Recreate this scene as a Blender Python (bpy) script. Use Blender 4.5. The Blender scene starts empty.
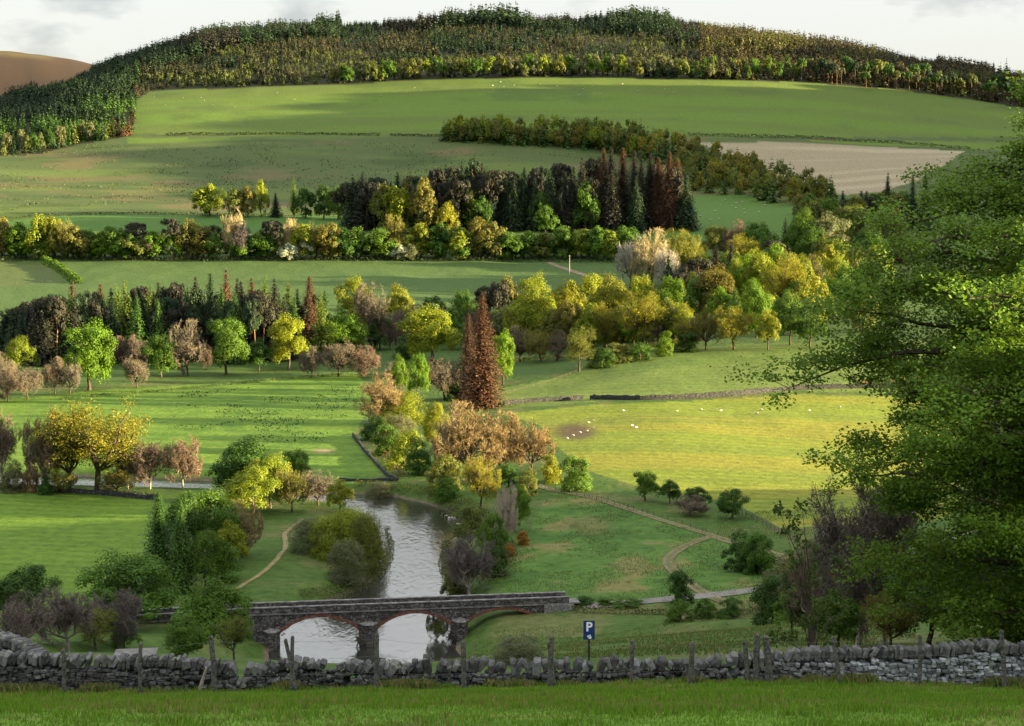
import bpy, bmesh, math, random
import numpy as np
from mathutils import Vector, Matrix

sc = bpy.context.scene
COL = sc.collection
R = math.radians
# ------------------------------------------------------------------ camera
F, CX, CY, PITCH = 1624.0, 512.0, 363.0, R(5.17)
cp, sp = math.cos(PITCH), math.sin(PITCH)
cam_d = bpy.data.cameras.new('camera')
cam = bpy.data.objects.new('camera', cam_d); COL.objects.link(cam)
cam_d.sensor_fit = 'HORIZONTAL'; cam_d.sensor_width = 36.0; cam_d.lens = 36.0 * F / 1024.0
cam_d.clip_start = 0.5; cam_d.clip_end = 20000
cam.rotation_euler = (math.pi / 2 - PITCH, 0, 0)
sc.camera = cam
sc.render.resolution_x, sc.render.resolution_y = 1024, 726

def slope(py):
    """height over distance of the sight line through picture row py"""
    return math.tan(math.atan((CY - py) / F) - PITCH)
def xs(px, py):
    v = (CY - py) / F
    return (px - CX) / F / (cp + v * sp)
def project(x, y, z):
    dep = y * cp - z * sp
    return CX + F * x / dep, CY - F * (y * sp + z * cp) / dep

# ------------------------------------------------------------------ noise
def _hash(i, j, s):
    n = (i * 374761393 + j * 668265263 + s * 974634277) & 0x7fffffff
    n = ((n ^ (n >> 13)) * 1274126177) & 0x7fffffff
    return ((n ^ (n >> 16)) & 0xffff) / 65535.0
def vnoise(x, y, s=0):
    x = np.asarray(x, float); y = np.asarray(y, float)
    i = np.floor(x).astype(np.int64); j = np.floor(y).astype(np.int64)
    u = x - i; v = y - j
    u = u * u * (3 - 2 * u); v = v * v * (3 - 2 * v)
    return ((_hash(i, j, s) * (1 - u) + _hash(i + 1, j, s) * u) * (1 - v)
            + (_hash(i, j + 1, s) * (1 - u) + _hash(i + 1, j + 1, s) * u) * v)
def fbm(x, y, s=0, o=4):
    t = 0; a = 0.5; f = 1.0
    for k in range(o):
        t = t + a * vnoise(x * f + 17.3 * k, y * f - 9.1 * k, s + k); a *= 0.5; f *= 2.03
    return t / (1 - 0.5 ** o)
def sstep(a, b, x):
    t = np.clip((np.asarray(x, float) - a) / (b - a), 0, 1)
    return t * t * (3 - 2 * t)

# ------------------------------------------------------------------ terrain
ZW = -64.5                                   # river level
PXC = [0, 130, 260, 400, 512, 640, 770, 900, 1024]
ROWZ = [                                     # ground height (camera at 0) at distance d, per column
 (2,   [-2.2] * 9),
 (27,  [-8.66] * 9),
 (46,  [-13.78, -13.78, -13.74, -13.7, -13.64, -13.54, -13.48, -13.48, -13.56]),
 (60,  [-17, -17, -17, -17, -17, -16.8, -16.7, -16.6, -16.5]),
 (100, [-27.5, -27.5, -27.8, -28, -27, -26.5, -26, -25.5, -25]),
 (150, [-41, -41, -41.5, -43, -41, -39.5, -38.5, -37.5, -36.5]),
 (200, [-53, -53, -54.5, -58, -54.5, -51.7, -50.2, -48.5, -46]),
 (235, [-60, -60, -61, -62.5, -60.8, -59.7, -58.5, -55.5, -51]),
 (250, [-61, -61, -61.5, -62.5, -61, -59.9, -58.8, -55.5, -50]),
 (300, [-62.3, -62.3, -62.3, -62.4, -61.3, -60.5, -59.6, -57, -52]),
 (360, [-63.3, -63.3, -62.8, -62.3, -61, -60.2, -60.6, -61.2, -60]),
 (420, [-62.8, -62.8, -62.4, -62, -60.6, -59.7, -61, -62.5, -63]),
 (490, [-61.5, -61.5, -61.5, -61.5, -60.4, -59.2, -60, -61, -61]),
 (560, [-61.3, -61.3, -61.2, -61, -60, -56.5, -54.5, -53, -51]),
 (620, [-60.5, -60.5, -60.5, -60.2, -58.5, -52.5, -50, -48, -46]),
 (680, [-58.5, -58.5, -58.8, -59, -58, -51.5, -49, -46, -44]),
]
ROWP = [                                     # the same by picture row
 (760,  [331, 332, 333, 335, 334, 326, 320, 316, 312]),
 (900,  [292, 292, 292, 292, 293, 292, 288, 284, 278]),
 (1020, [262, 261, 260, 259, 259, 258, 256, 252, 248]),
 (1150, [233, 232, 231, 229, 229, 230, 228, 224, 220]),
 (1250, [212, 212, 212, 213, 215, 216, 212, 206, 200]),
 (1400, [189, 189, 190, 192, 196, 200, 196, 184, 178]),
 (1550, [168, 166, 165, 166, 168, 172, 168, 162, 158]),
 (1700, [148, 142, 138, 137, 137, 137, 138, 145, 150]),
 (1850, [131, 117, 110, 108, 108, 108, 110, 117, 126]),
 (2000, [117, 95, 88, 84, 80, 79, 81, 90, 105]),
 (2200, [107, 75, 60, 56, 52, 50, 56, 74, 91]),
 (2400, [106, 64, 43, 37, 34, 31, 46, 66, 82]),
 (2600, [110, 63, 38, 27, 28, 22, 43, 65, 82]),
 (3000, [112, 84, 66, 60, 60, 58, 70, 84, 98]),
 (3600, [50, 72, 84, 90, 90, 90, 92, 96, 104]),
 (4500, [96, 104, 110, 110, 110, 110, 110, 112, 118]),
 (9000, [190, 190, 190, 190, 190, 190, 190, 190, 190]),
]
_d = np.array([r[0] for r in ROWZ] + [r[0] for r in ROWP], float)
_s = np.array([[z / r[0] for z in r[1]] for r in ROWZ] + [[slope(p) for p in r[1]] for r in ROWP])   # slope = z/d
_pxk = np.array([-420, -160] + PXC + [1160, 1420], float)
_s = np.hstack([_s[:, :1], _s[:, :1], _s, _s[:, -1:], _s[:, -1:]])
_s[-3, 0:2] = [slope(36), slope(34)]        # the moor hill goes on to the west
_s[-4, 0:2] = [slope(100), slope(105)]

def pchip(xk, yk, x):
    h = np.diff(xk); dl = np.diff(yk) / h
    m = np.zeros(len(xk)); m[0], m[-1] = dl[0], dl[-1]
    for i in range(1, len(xk) - 1):
        if dl[i - 1] * dl[i] > 0:
            w1, w2 = 2 * h[i] + h[i - 1], h[i] + 2 * h[i - 1]
            m[i] = (w1 + w2) / (w1 / dl[i - 1] + w2 / dl[i])
    k = np.clip(np.searchsorted(xk, x) - 1, 0, len(xk) - 2)
    t = (x - xk[k]) / h[k]
    return ((1 + 2 * t) * (1 - t) ** 2 * yk[k] + t * (1 - t) ** 2 * h[k] * m[k]
            + t * t * (3 - 2 * t) * yk[k + 1] + t * t * (t - 1) * h[k] * m[k + 1])
LD = np.linspace(math.log(2), math.log(9000), 1800)
_ld = np.log(_d)
_cols = np.stack([pchip(_ld, _s[:, c] * _d, LD) for c in range(_s.shape[1])], 1)      # heights
PXG = np.linspace(-420, 1420, 231)
_tab = np.stack([pchip(_pxk, _cols[i], PXG) for i in range(len(LD))], 0)
_k = np.exp(-0.5 * (np.arange(-8, 9) / 3.5) ** 2); _k /= _k.sum()
_tab = sum(w * np.take(_tab, np.clip(np.arange(len(PXG)) + o, 0, len(PXG) - 1), 1) for w, o in zip(_k, range(-8, 9)))

# unseen ridge right of the view, its crest shaped to cast the shade bands
SHADE_CREST = np.array([(-400, 30), (0, 10), (60, 2), (100, 0), (200, -14), (280, -23), (318, -32), (348, -47), (378, -66), (470, -66), (495, -55),
                  (530, -38), (590, -45), (630, -46), (720, -46), (790, -25), (880, 25), (1000, 45), (1120, 90), (1250, 150),
                  (1500, 225), (1790, 300), (1850, 225), (1960, 225), (2100, 300), (2300, 330), (2600, 380), (4000, 400)], float)
def table_z(az, rho):
    a = np.clip(az, -0.58, 0.58)
    px = np.clip(CX + F * np.tan(np.clip(a, -0.5, 0.5)), PXG[0], PXG[-1] - 1e-6)
    d = np.clip(rho * np.cos(a), 2.0001, 8999)
    u = (px - PXG[0]) / (PXG[1] - PXG[0]); i = np.clip(u.astype(int), 0, len(PXG) - 2); u = u - i
    v = (np.log(d) - LD[0]) / (LD[1] - LD[0]); j = np.clip(v.astype(int), 0, len(LD) - 2); v = v - j
    return (_tab[j, i] * (1 - u) + _tab[j, i + 1] * u) * (1 - v) + (_tab[j + 1, i] * (1 - u) + _tab[j + 1, i + 1] * u) * v

RIVER_PX = [(-260, 486), (-40, 487), (60, 488), (150, 489.5), (210, 492), (290, 500), (340, 507), (368, 516), (380, 530), (384, 550),
            (380, 570), (362, 586), (338, 600), (306, 614), (284, 632), (272, 650), (262, 690), (255, 760),
            (480, 760), (470, 690), (455, 655), (455, 630), (458, 612), (454, 590), (447, 570), (450, 545), (457, 525), (447, 512),
            (425, 503.5), (395, 497), (357, 494), (300, 490.5), (210, 481), (150, 478.5), (60, 476), (-40, 475), (-260, 474)]
RIVER = np.array([(xs(px, py) * ZW / slope(py), ZW / slope(py)) for px, py in RIVER_PX])
def in_poly(P, x, y):
    P = np.asarray(P, float); ins = np.zeros(np.shape(x), bool); n = len(P)
    for i in range(n):
        x1, y1 = P[i]; x2, y2 = P[(i + 1) % n]
        if y1 == y2: continue
        c = ((y1 > y) != (y2 > y)) & (x < (x2 - x1) * (y - y1) / (y2 - y1) + x1)
        ins ^= c
    return ins
def poly_dist(P, x, y, closed=True):
    P = np.asarray(P, float); best = np.full(np.shape(x), 1e9); n = len(P)
    for i in range(n if closed else n - 1):
        a = P[i]; b = P[(i + 1) % n]; ab = b - a; L = ab @ ab + 1e-12
        t = np.clip(((x - a[0]) * ab[0] + (y - a[1]) * ab[1]) / L, 0, 1)
        best = np.minimum(best, (x - a[0] - t * ab[0]) ** 2 + (y - a[1] - t * ab[1]) ** 2)
    return np.sqrt(best)

def ground(x, y):
    x = np.atleast_1d(np.asarray(x, float)); y = np.atleast_1d(np.asarray(y, float))
    az = np.arctan2(x, y); rho = np.hypot(x, y)
    z = table_z(az, rho)
    amp = np.interp(rho, [20, 60, 240, 700, 1200, 2000, 4000], [.06, .25, .35, .8, 2.2, 4.0, 9])
    sc_ = np.interp(rho, [20, 60, 240, 700, 1200, 2000], [4, 8, 22, 60, 110, 170])
    big = np.interp(rho, [20, 60, 300, 1000, 1400], [0, 0, 0, .6, 1])
    z = z + amp * ((fbm(x / 24, y / 24, 3, 3) - .5) * 2 * (1 - big) + (fbm(x / 190, y / 190, 5, 4) - .5) * 2 * big) * sstep(8, 30, rho)
    # the added shading ridge on the right, outside the view
    ramp = sstep(0, 1, (x - (0.345 * np.maximum(y, 0) + 16)) / np.interp(y, [0, 300, 1000, 2000], [45, 90, 200, 320]))
    crest = np.interp(y, SHADE_CREST[:, 0], SHADE_CREST[:, 1]) + (fbm(x / 70 + 5, y / 70, 11, 4) - .5) * np.interp(y, [0, 300, 1000, 2000], [4, 10, 40, 90])
    crest = np.where(x > 0, crest, -1e3)
    z = np.where(crest > z, z + (crest - z) * ramp, z)
    # behind the photographer the slope keeps rising
    back = sstep(1.75, 2.4, np.abs(az))
    z = z * (1 - back) + (-1.9 + 0.16 * rho) * back
    # river bed
    m = (y > 150) & (y < 520) & (x > -420) & (x < 80)
    if m.any():
        xm, ym = x[m], y[m]
        ins = in_poly(RIVER, xm, ym); dist = poly_dist(RIVER, xm, ym)
        dist = dist + (fbm(xm / 3.5, ym / 3.5, 8, 3) - .5) * 2.2
        sd = np.where(ins, -dist, dist)
        bank = ZW - .1 + np.where(sd > 0, sd * .55, sd * .25)
        bank = np.maximum(bank, ZW - 1.6)
        zz = z[m]; k = 1.2
        h = np.clip(.5 + .5 * (bank - zz) / k, 0, 1)
        z[m] = np.where(sd > 40, zz, bank * (1 - h) + zz * h - k * h * (1 - h) * .5)
    return z
def gz(x, y): return float(ground(x, y)[0])
_scan = np.exp(np.linspace(math.log(26), math.log(5200), 2600))
def at(px, py, dmin=26):
    """the first point of the ground that the sight line through (px, py) meets"""
    t, s = xs(px, py), slope(py)
    d = _scan[_scan >= dmin]
    below = ground(d * t, d) - d * s
    k = np.argmax(below >= 0)
    if below[k] < 0: k = int(np.argmax(below / d))
    if k > 0 and below[k] >= 0:
        f = below[k - 1] / (below[k - 1] - below[k] - 1e-12); dd = d[k - 1] + (d[k] - d[k - 1]) * f
    else: dd = d[k]
    return Vector((dd * t, dd, gz(dd * t, dd)))
def at_d(px, d):
    x = (px - CX) / F * d
    return Vector((x, d, gz(x, d)))

# ------------------------------------------------------------------ object helpers
def np_mesh(name, V, Fc, mats=(), attr=None, midx=None, smooth=False):
    """mesh from numpy arrays; Fc is (n,3) or (n,4) or a list of such arrays"""
    me = bpy.data.meshes.new(name)
    V = np.ascontiguousarray(V, np.float32)
    Fs = Fc if isinstance(Fc, list) else [Fc]
    Fs = [np.asarray(f, np.int32) for f in Fs if len(f)]
    loops = np.concatenate([f.ravel() for f in Fs]); tot = np.concatenate([np.full(len(f), f.shape[1], np.int32) for f in Fs])
    start = np.concatenate([[0], np.cumsum(tot)[:-1]]).astype(np.int32)
    me.vertices.add(len(V)); me.vertices.foreach_set('co', V.ravel())
    me.loops.add(len(loops)); me.loops.foreach_set('vertex_index', loops)
    me.polygons.add(len(tot)); me.polygons.foreach_set('loop_start', start)
    if midx is not None: me.polygons.foreach_set('material_index', np.asarray(midx, np.int32))
    me.polygons.foreach_set('use_smooth', np.full(len(tot), smooth, bool))
    for k, a in (attr or {}).items():
        a = np.asarray(a, np.float32)
        if a.ndim == 1:
            at_ = me.attributes.new(k, 'FLOAT', 'POINT'); at_.data.foreach_set('value', a)
        else:
            if a.shape[1] == 3: a = np.hstack([a, np.ones((len(a), 1), np.float32)])
            at_ = me.attributes.new(k, 'FLOAT_COLOR', 'POINT'); at_.data.foreach_set('color', np.ascontiguousarray(a).ravel())
    for m in mats: me.materials.append(m)
    me.update(calc_edges=True)
    return me
def obj(name, me, parent=None, loc=(0, 0, 0), color=None):
    o = bpy.data.objects.new(name, me); COL.objects.link(o); o.location = loc
    if parent is not None: o.parent = parent
    if color is not None: o.color = (*color, 1)
    return o
def tag(o, label=None, cat=None, group=None, kind=None):
    for k, v in (('label', label), ('category', cat), ('group', group), ('kind', kind)):
        if v: o[k] = v
    return o
def empty(name, loc, rz=0.0, scale=(1, 1, 1)):
    e = bpy.data.objects.new(name, None); COL.objects.link(e)
    e.location = loc; e.rotation_euler = (0, 0, rz); e.scale = scale; e.empty_display_size = 0.5
    return e
class MB:
    """collects shapes for one mesh"""
    def __init__(s): s.V = []; s.F4 = []; s.F3 = []; s.n = 0
    def add(s, V, F4=None, F3=None):
        V = np.asarray(V, float).reshape(-1, 3)
        if F4 is not None and len(F4): s.F4.append(np.asarray(F4, int) + s.n)
        if F3 is not None and len(F3): s.F3.append(np.asarray(F3, int) + s.n)
        s.V.append(V); s.n += len(V)
    def box(s, c, size, rz=0.0, ch=0.0, rot=None):
        hx, hy, hz = [a / 2 for a in size]
        v = np.array([(x, y, z) for z in (-hz, hz) for x, y in ((-hx, -hy), (hx, -hy), (hx, hy), (-hx, hy))])
        M = rot if rot is not None else np.array([[math.cos(rz), -math.sin(rz), 0], [math.sin(rz), math.cos(rz), 0], [0, 0, 1]])
        v = v @ np.asarray(M).T + np.asarray(c)
        s.add(v, [(3, 2, 1, 0), (4, 5, 6, 7), (0, 1, 5, 4), (1, 2, 6, 5), (2, 3, 7, 6), (3, 0, 4, 7)])
    def tube(s, pts, rad, n=6, cap=True):
        pts = np.asarray(pts, float); rad = np.broadcast_to(rad, (len(pts),))
        rings = []
        for i in range(len(pts)):
            t = pts[min(i + 1, len(pts) - 1)] - pts[max(i - 1, 0)]; t = t / (np.linalg.norm(t) + 1e-9)
            a = np.cross(t, (1, 0, 0) if abs(t[0]) < .9 else (0, 1, 0)); a /= np.linalg.norm(a); b = np.cross(t, a)
            th = np.linspace(0, 2 * math.pi, n, endpoint=False)
            rings.append(pts[i] + rad[i] * (np.cos(th)[:, None] * a + np.sin(th)[:, None] * b))
        V = np.vstack(rings); m = len(pts); F4 = []
        for i in range(m - 1):
            for j in range(n):
                F4.append((i * n + j, i * n + (j + 1) % n, (i + 1) * n + (j + 1) % n, (i + 1) * n + j))
        F3 = []
        if cap:
            V = np.vstack([V, pts[:1], pts[-1:]])
            for j in range(n):
                F3.append((m * n, (j + 1) % n, j)); F3.append((m * n + 1, (m - 1) * n + j, (m - 1) * n + (j + 1) % n))
        s.add(V, F4, F3)
    def mesh(s, name, mats=(), smooth=False, attr=None):
        fs = ([np.vstack(s.F4)] if s.F4 else []) + ([np.vstack(s.F3)] if s.F3 else [])
        return np_mesh(name, np.vstack(s.V), fs, mats, attr, None, smooth)
    def build(s, name, mat, parent=None, loc=(0, 0, 0), smooth=False, color=None):
        return obj(name, s.mesh(name, [mat], smooth), parent, loc, color)

# ------------------------------------------------------------------ materials
def mat(name):
    m = bpy.data.materials.new(name); m.use_nodes = True
    nt = m.node_tree; nt.nodes.clear()
    return m, nt, nt.nodes, nt.links
def N(nt, t, **kw):
    n = nt.nodes.new(t)
    for k, v in kw.items():
        if k.startswith('i_'): n.inputs[k[2:].replace('_', ' ')].default_value = v
        else: setattr(n, k, v)
    return n
def ramp(nt, stops):
    r = nt.nodes.new('ShaderNodeValToRGB'); e = r.color_ramp.elements
    while len(e) < len(stops): e.new(0.5)
    for i, (p, c) in enumerate(stops): e[i].position = p; e[i].color = (*c, 1)
    return r
def mul(nt, a, b, fac=1.0, bt='MULTIPLY'):
    m = nt.nodes.new('ShaderNodeMix'); m.data_type = 'RGBA'; m.blend_type = bt; m.inputs[0].default_value = fac
    nt.links.new(a, m.inputs[6])
    if isinstance(b, tuple): m.inputs[7].default_value = (*b, 1)
    else: nt.links.new(b, m.inputs[7])
    return m.outputs[2]

def leaf_material(name, trans=0.35, warm=(1.25, 1.1, .45), use_color=True):
    """foliage: the object's own colour, varied from clump to clump and tree to tree"""
    m, nt, nd, lk = mat(name)
    out = N(nt, 'ShaderNodeOutputMaterial')
    tone = N(nt, 'ShaderNodeAttribute', attribute_name='tone')
    if use_color:
        oi = N(nt, 'ShaderNodeObjectInfo'); base = oi.outputs['Color']
    else:
        base = N(nt, 'ShaderNodeAttribute', attribute_name='tint').outputs['Color']
    c = mul(nt, base, tone.outputs['Color'])
    dif = N(nt, 'ShaderNodeBsdfPrincipled'); dif.inputs['Roughness'].default_value = .65
    dif.inputs['Specular IOR Level'].default_value = .18
    lk.new(c, dif.inputs['Base Color'])
    tr = N(nt, 'ShaderNodeBsdfTranslucent'); lk.new(mul(nt, c, warm), tr.inputs['Color'])
    mx = N(nt, 'ShaderNodeMixShader'); mx.inputs[0].default_value = trans
    lk.new(dif.outputs[0], mx.inputs[1]); lk.new(tr.outputs[0], mx.inputs[2]); lk.new(mx.outputs[0], out.inputs[0])
    return m
def plain(name, col, rough=.85, spec=.2, var=.25, scale=3.0, bump=0.0, col2=None, obj_color=False):
    m, nt, nd, lk = mat(name)
    out = N(nt, 'ShaderNodeOutputMaterial'); b = N(nt, 'ShaderNodeBsdfPrincipled')
    b.inputs['Roughness'].default_value = rough; b.inputs['Specular IOR Level'].default_value = spec
    tc = N(nt, 'ShaderNodeTexCoord'); no = N(nt, 'ShaderNodeTexNoise'); no.inputs['Scale'].default_value = scale; no.inputs['Detail'].default_value = 6
    lk.new(tc.outputs['Object'], no.inputs['Vector'])
    c2 = col2 or tuple(min(1, a * (1 + var)) for a in col); c1 = tuple(a * (1 - var) for a in col) if col2 is None else col
    r = ramp(nt, [(.35, c1), (.65, c2)]); lk.new(no.outputs[0], r.inputs[0]); c = r.outputs[0]
    lk.new(c, b.inputs['Base Color'])
    if bump:
        bp = N(nt, 'ShaderNodeBump'); bp.inputs['Strength'].default_value = bump; bp.inputs['Distance'].default_value = .05
        lk.new(no.outputs[0], bp.inputs['Height']); lk.new(bp.outputs[0], b.inputs['Normal'])
    lk.new(b.outputs[0], out.inputs[0])
    return m
def masonry(name, c1, c2, mortar, scale, lichen=(.34, .34, .29), squash=.5):
    """coursed rubble stone: irregular blocks by voronoi, lichen spots by noise"""
    m, nt, nd, lk = mat(name)
    out = N(nt, 'ShaderNodeOutputMaterial'); b = N(nt, 'ShaderNodeBsdfPrincipled'); b.inputs['Roughness'].default_value = .9
    b.inputs['Specular IOR Level'].default_value = .15
    tc = N(nt, 'ShaderNodeTexCoord'); mp = N(nt, 'ShaderNodeMapping'); mp.inputs['Scale'].default_value = (scale, scale, scale / squash)
    lk.new(tc.outputs['Object'], mp.inputs[0])
    vo = N(nt, 'ShaderNodeTexVoronoi'); lk.new(mp.outputs[0], vo.inputs['Vector']); vo.inputs['Scale'].default_value = 1
    ve = N(nt, 'ShaderNodeTexVoronoi', feature='DISTANCE_TO_EDGE'); lk.new(mp.outputs[0], ve.inputs['Vector']); ve.inputs['Scale'].default_value = 1
    r = ramp(nt, [(0, c1), (1, c2)]); sep = N(nt, 'ShaderNodeSeparateColor'); lk.new(vo.outputs['Color'], sep.inputs[0]); lk.new(sep.outputs[0], r.inputs[0])
    re = ramp(nt, [(0, (0, 0, 0)), (.12, (1, 1, 1))]); lk.new(ve.outputs['Distance'], re.inputs[0])
    mx = N(nt, 'ShaderNodeMix', data_type='RGBA'); lk.new(re.outputs[0], mx.inputs[0]); mx.inputs[6].default_value = (*mortar, 1); lk.new(r.outputs[0], mx.inputs[7])
    no = N(nt, 'ShaderNodeTexNoise'); no.inputs['Scale'].default_value = 2.6; no.inputs['Detail'].default_value = 8; lk.new(tc.outputs['Object'], no.inputs['Vector'])
    rl = ramp(nt, [(.54, (0, 0, 0)), (.64, (1, 1, 1))]); lk.new(no.outputs[0], rl.inputs[0])
    m2 = N(nt, 'ShaderNodeMix', data_type='RGBA'); lk.new(rl.outputs[0], m2.inputs[0]); lk.new(mx.outputs[2], m2.inputs[6]); m2.inputs[7].default_value = (*lichen, 1)
    lk.new(m2.outputs[2], b.inputs['Base Color'])
    bp = N(nt, 'ShaderNodeBump'); bp.inputs['Strength'].default_value = .9; bp.inputs['Distance'].default_value = .06
    lk.new(re.outputs[0], bp.inputs['Height']); lk.new(bp.outputs[0], b.inputs['Normal']); lk.new(b.outputs[0], out.inputs[0])
    return m

M_LEAF = leaf_material('leaf')
M_NEEDLE = leaf_material('needle', .15, (1.1, 1.0, .6))
M_TWIG = leaf_material('twig', .0)
M_MASS = leaf_material('forest_needles', .15, (1.1, 1.0, .6), use_color=False)
M_MASSLEAF = leaf_material('ground_leaves', .3, (1.2, 1.1, .5), use_color=False)
M_BARK = plain('bark', (.065, .052, .042), .95, .1, .45, 9, .5)
M_BARKPALE = plain('pale_bark', (.24, .21, .18), .95, .1, .3, 9, .4)
M_PINEBARK = plain('pine_bark', (.22, .12, .065), .95, .1, .35, 7, .4)
SKY_STR, CLOUD, ZEN, EXPO = 0.05, 2.15, 3.1, 3.0
# ------------------------------------------------------------------ ground sheet
az_f = np.arctan(np.linspace(-.335, .335, 560))
az_c = np.concatenate([np.linspace(az_f[-1], math.pi, 60)[1:]])
AZ = np.concatenate([-az_c[::-1], az_f, az_c])
def geo(a, b, r): return list(np.exp(np.arange(math.log(a), math.log(b), math.log(r))))
RHO = np.array(geo(.05, 2, 1.6) + geo(2, 24, 1.12) + geo(24, 50, 1.012) + geo(50, 225, 1.011) + geo(225, 480, 1.0036) + geo(480, 1100, 1.0048)
               + geo(1100, 2750, 1.0055) + geo(2750, 5200, 1.02) + [5200, 7000, 9500])
A2, R2 = np.meshgrid(AZ, RHO)                   # rows = distance
GX, GY = R2 * np.sin(A2) / np.where(np.abs(A2) < .58, np.cos(A2), math.cos(.58)), R2 * np.cos(A2) / np.where(np.abs(A2) < .58, np.cos(A2), math.cos(.58))
gx, gy = GX.ravel(), GY.ravel()
gZ = ground(gx, gy)
_dep = gy * cp - gZ * sp
_ok = _dep > 1
gpx = np.where(_ok, CX + F * gx / np.where(_ok, _dep, 1), -9999); gpy = np.where(_ok, CY - F * (gy * sp + gZ * cp) / np.where(_ok, _dep, 1), 9999)
gd = np.where(gy > 1, gy, 1)
# colours of the sward and soil, and which named sheet each piece belongs to
col = np.empty((len(gx), 3)); reg = np.zeros(len(gx), int)
col[:] = (.055, .095, .022)
REG = {0: 'ground'}
def paint(name, c, poly=None, d0=0, d1=1e9, mask=None):
    m = (gd >= d0) & (gd < d1)
    if poly is not None: m &= in_poly(poly, gpx, gpy)
    if mask is not None: m &= mask
    col[m] = c
    i = next((k for k, v in REG.items() if v == name), None)
    if i is None: i = len(REG); REG[i] = name
    reg[m] = i
    return m
infr = (np.abs(A2.ravel()) < .5)
paint('hillside', (.060, .088, .030), d0=1245, d1=2750)
paint('moor_hill', (.046, .033, .023), d0=2750)
FEDGE = np.array([(-300, 170), (0, 156), (40, 154), (70, 146), (100, 141), (132, 135), (136, 100), (150, 91), (240, 88), (340, 85), (430, 79), (600, 77), (690, 80), (800, 82), (900, 90), (1024, 108), (1400, 150)], float)
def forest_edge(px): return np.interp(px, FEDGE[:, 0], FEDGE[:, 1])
paint('upper_field', (.080, .120, .026), d0=1690, d1=2300, mask=(gpx > 128) & (gpy > forest_edge(gpx)) & infr)
paint('hillside', (.060, .088, .030), [(128, 134), (1100, 138), (1100, 142), (128, 138)], 1500, 1800)
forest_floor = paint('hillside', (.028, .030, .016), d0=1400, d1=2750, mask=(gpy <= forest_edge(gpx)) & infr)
paint('tilled_field', (.225, .196, .130), [(698, 142), (770, 142), (965, 151), (925, 178), (880, 192), (845, 195), (800, 186), (745, 168)], 1350, 1850)
paint('small_field', (.065, .125, .026), [(650, 240), (680, 196), (740, 194), (800, 207), (800, 240)], 1050, 1450)
paint('strip_field', (.058, .125, .026), [(-100, 229), (0, 222), (70, 215), (330, 215), (395, 222), (400, 232), (-100, 235)], 1100, 1300)
paint('valley_field', (.056, .098, .030), [(-200, 262), (640, 258), (640, 330), (-200, 330)], 740, 1035)
paint('valley_field', (.070, .100, .034), [(-200, 262), (46, 262), (64, 282), (-200, 300)], 740, 1035)
paint('wood_floor', (.052, .092, .024), d0=595, d1=745)
paint('river_meadow', (.088, .156, .022), [(-80, 405), (0, 400), (100, 390), (200, 384), (355, 372), (366, 384), (372, 402), (352, 438), (386, 474), (350, 484), (200, 480), (-80, 482)], 370, 640)
paint('near_pasture', (.084, .150, .020), [(-80, 491), (0, 491), (100, 495), (155, 500), (172, 504), (150, 560), (110, 600), (60, 616), (-80, 620)], 240, 400)
paint('knoll_field', (.088, .135, .030), [(497, 410), (503, 388), (560, 377), (640, 353), (740, 344), (960, 338), (960, 396), (800, 391), (690, 398), (600, 401)], 440, 680)
paint('hay_field', (.128, .168, .022), [(500, 414), (600, 404), (690, 401), (800, 394), (960, 399), (960, 520), (780, 528), (735, 503), (650, 490), (585, 470), (552, 442), (540, 425)], 290, 560)
paint('rough_meadow', (.062, .125, .026), [(498, 600), (512, 565), (545, 500), (600, 494), (690, 530), (760, 548), (800, 600), (690, 604)], 236, 400)
paint('near_slope', (.084, .166, .019), d1=46.6)
# natural mottling: dry patches on the hill, mown lines in the hay field, worn earth
f1 = fbm(gx / 60, gy / 45, 21, 5); f2 = fbm(gx / 9, gy / 9, 31, 4); f3 = fbm(gx / 300, gy / 22, 41, 4)
def blend(m, c, a): col[m] = col[m] * (1 - a[m, None]) + np.array(c) * a[m, None]
isreg = lambda n: reg == [k for k, v in REG.items() if v == n][0]
hs = isreg('hillside') & ~forest_floor & (gd < 1720)
blend(hs, (.120, .095, .050), sstep(.57, .70, f1) * .6)
blend(hs, (.085, .125, .030), sstep(.5, .7, fbm(gx / 200, gy / 40, 51, 4)) * .8)
blend(hs, (.030, .055, .018), sstep(.6, .75, fbm(gx / 90, gy / 30, 53, 4)) * .6)
uf = isreg('upper_field')
blend(uf, (.085, .140, .024), sstep(.45, .65, f3)); blend(uf, (.05, .085, .024), sstep(.62, .75, f1) * .5)
mo = isreg('moor_hill')
blend(mo, (.030, .020, .020), sstep(.45, .6, fbm(gx / 500, gy / 260, 61, 4))); blend(mo, (.085, .068, .032), sstep(.55, .68, fbm(gx / 400, gy / 120, 63, 4)))
rm = isreg('rough_meadow')
blend(rm, (.155, .135, .055), sstep(.55, .72, f2) * .75); blend(rm, (.035, .085, .018), sstep(.5, .3, f2) * .7)
blend(rm, (.135, .10, .05), sstep(30, 8, np.hypot((gpx - 590) / 1.0, (gpy - 525) * 2.2)) * .5)
hf = isreg('hay_field')
blend(hf, (.165, .170, .026), sstep(.42, .62, f3) * .9); blend(hf, (.110, .145, .024), sstep(.55, .7, fbm(gx / 120, gy / 9, 71, 4)) * .7)
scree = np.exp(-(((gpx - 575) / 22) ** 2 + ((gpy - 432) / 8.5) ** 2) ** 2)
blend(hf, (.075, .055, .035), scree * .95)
kf = isreg('knoll_field'); blend(kf, (.105, .150, .034), sstep(.45, .62, f3))
rv = isreg('river_meadow')
blend(rv, (.085, .155, .022), sstep(.45, .65, f3)); blend(rv, (.045, .105, .016), sstep(.55, .75, f2) * .6)
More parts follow.
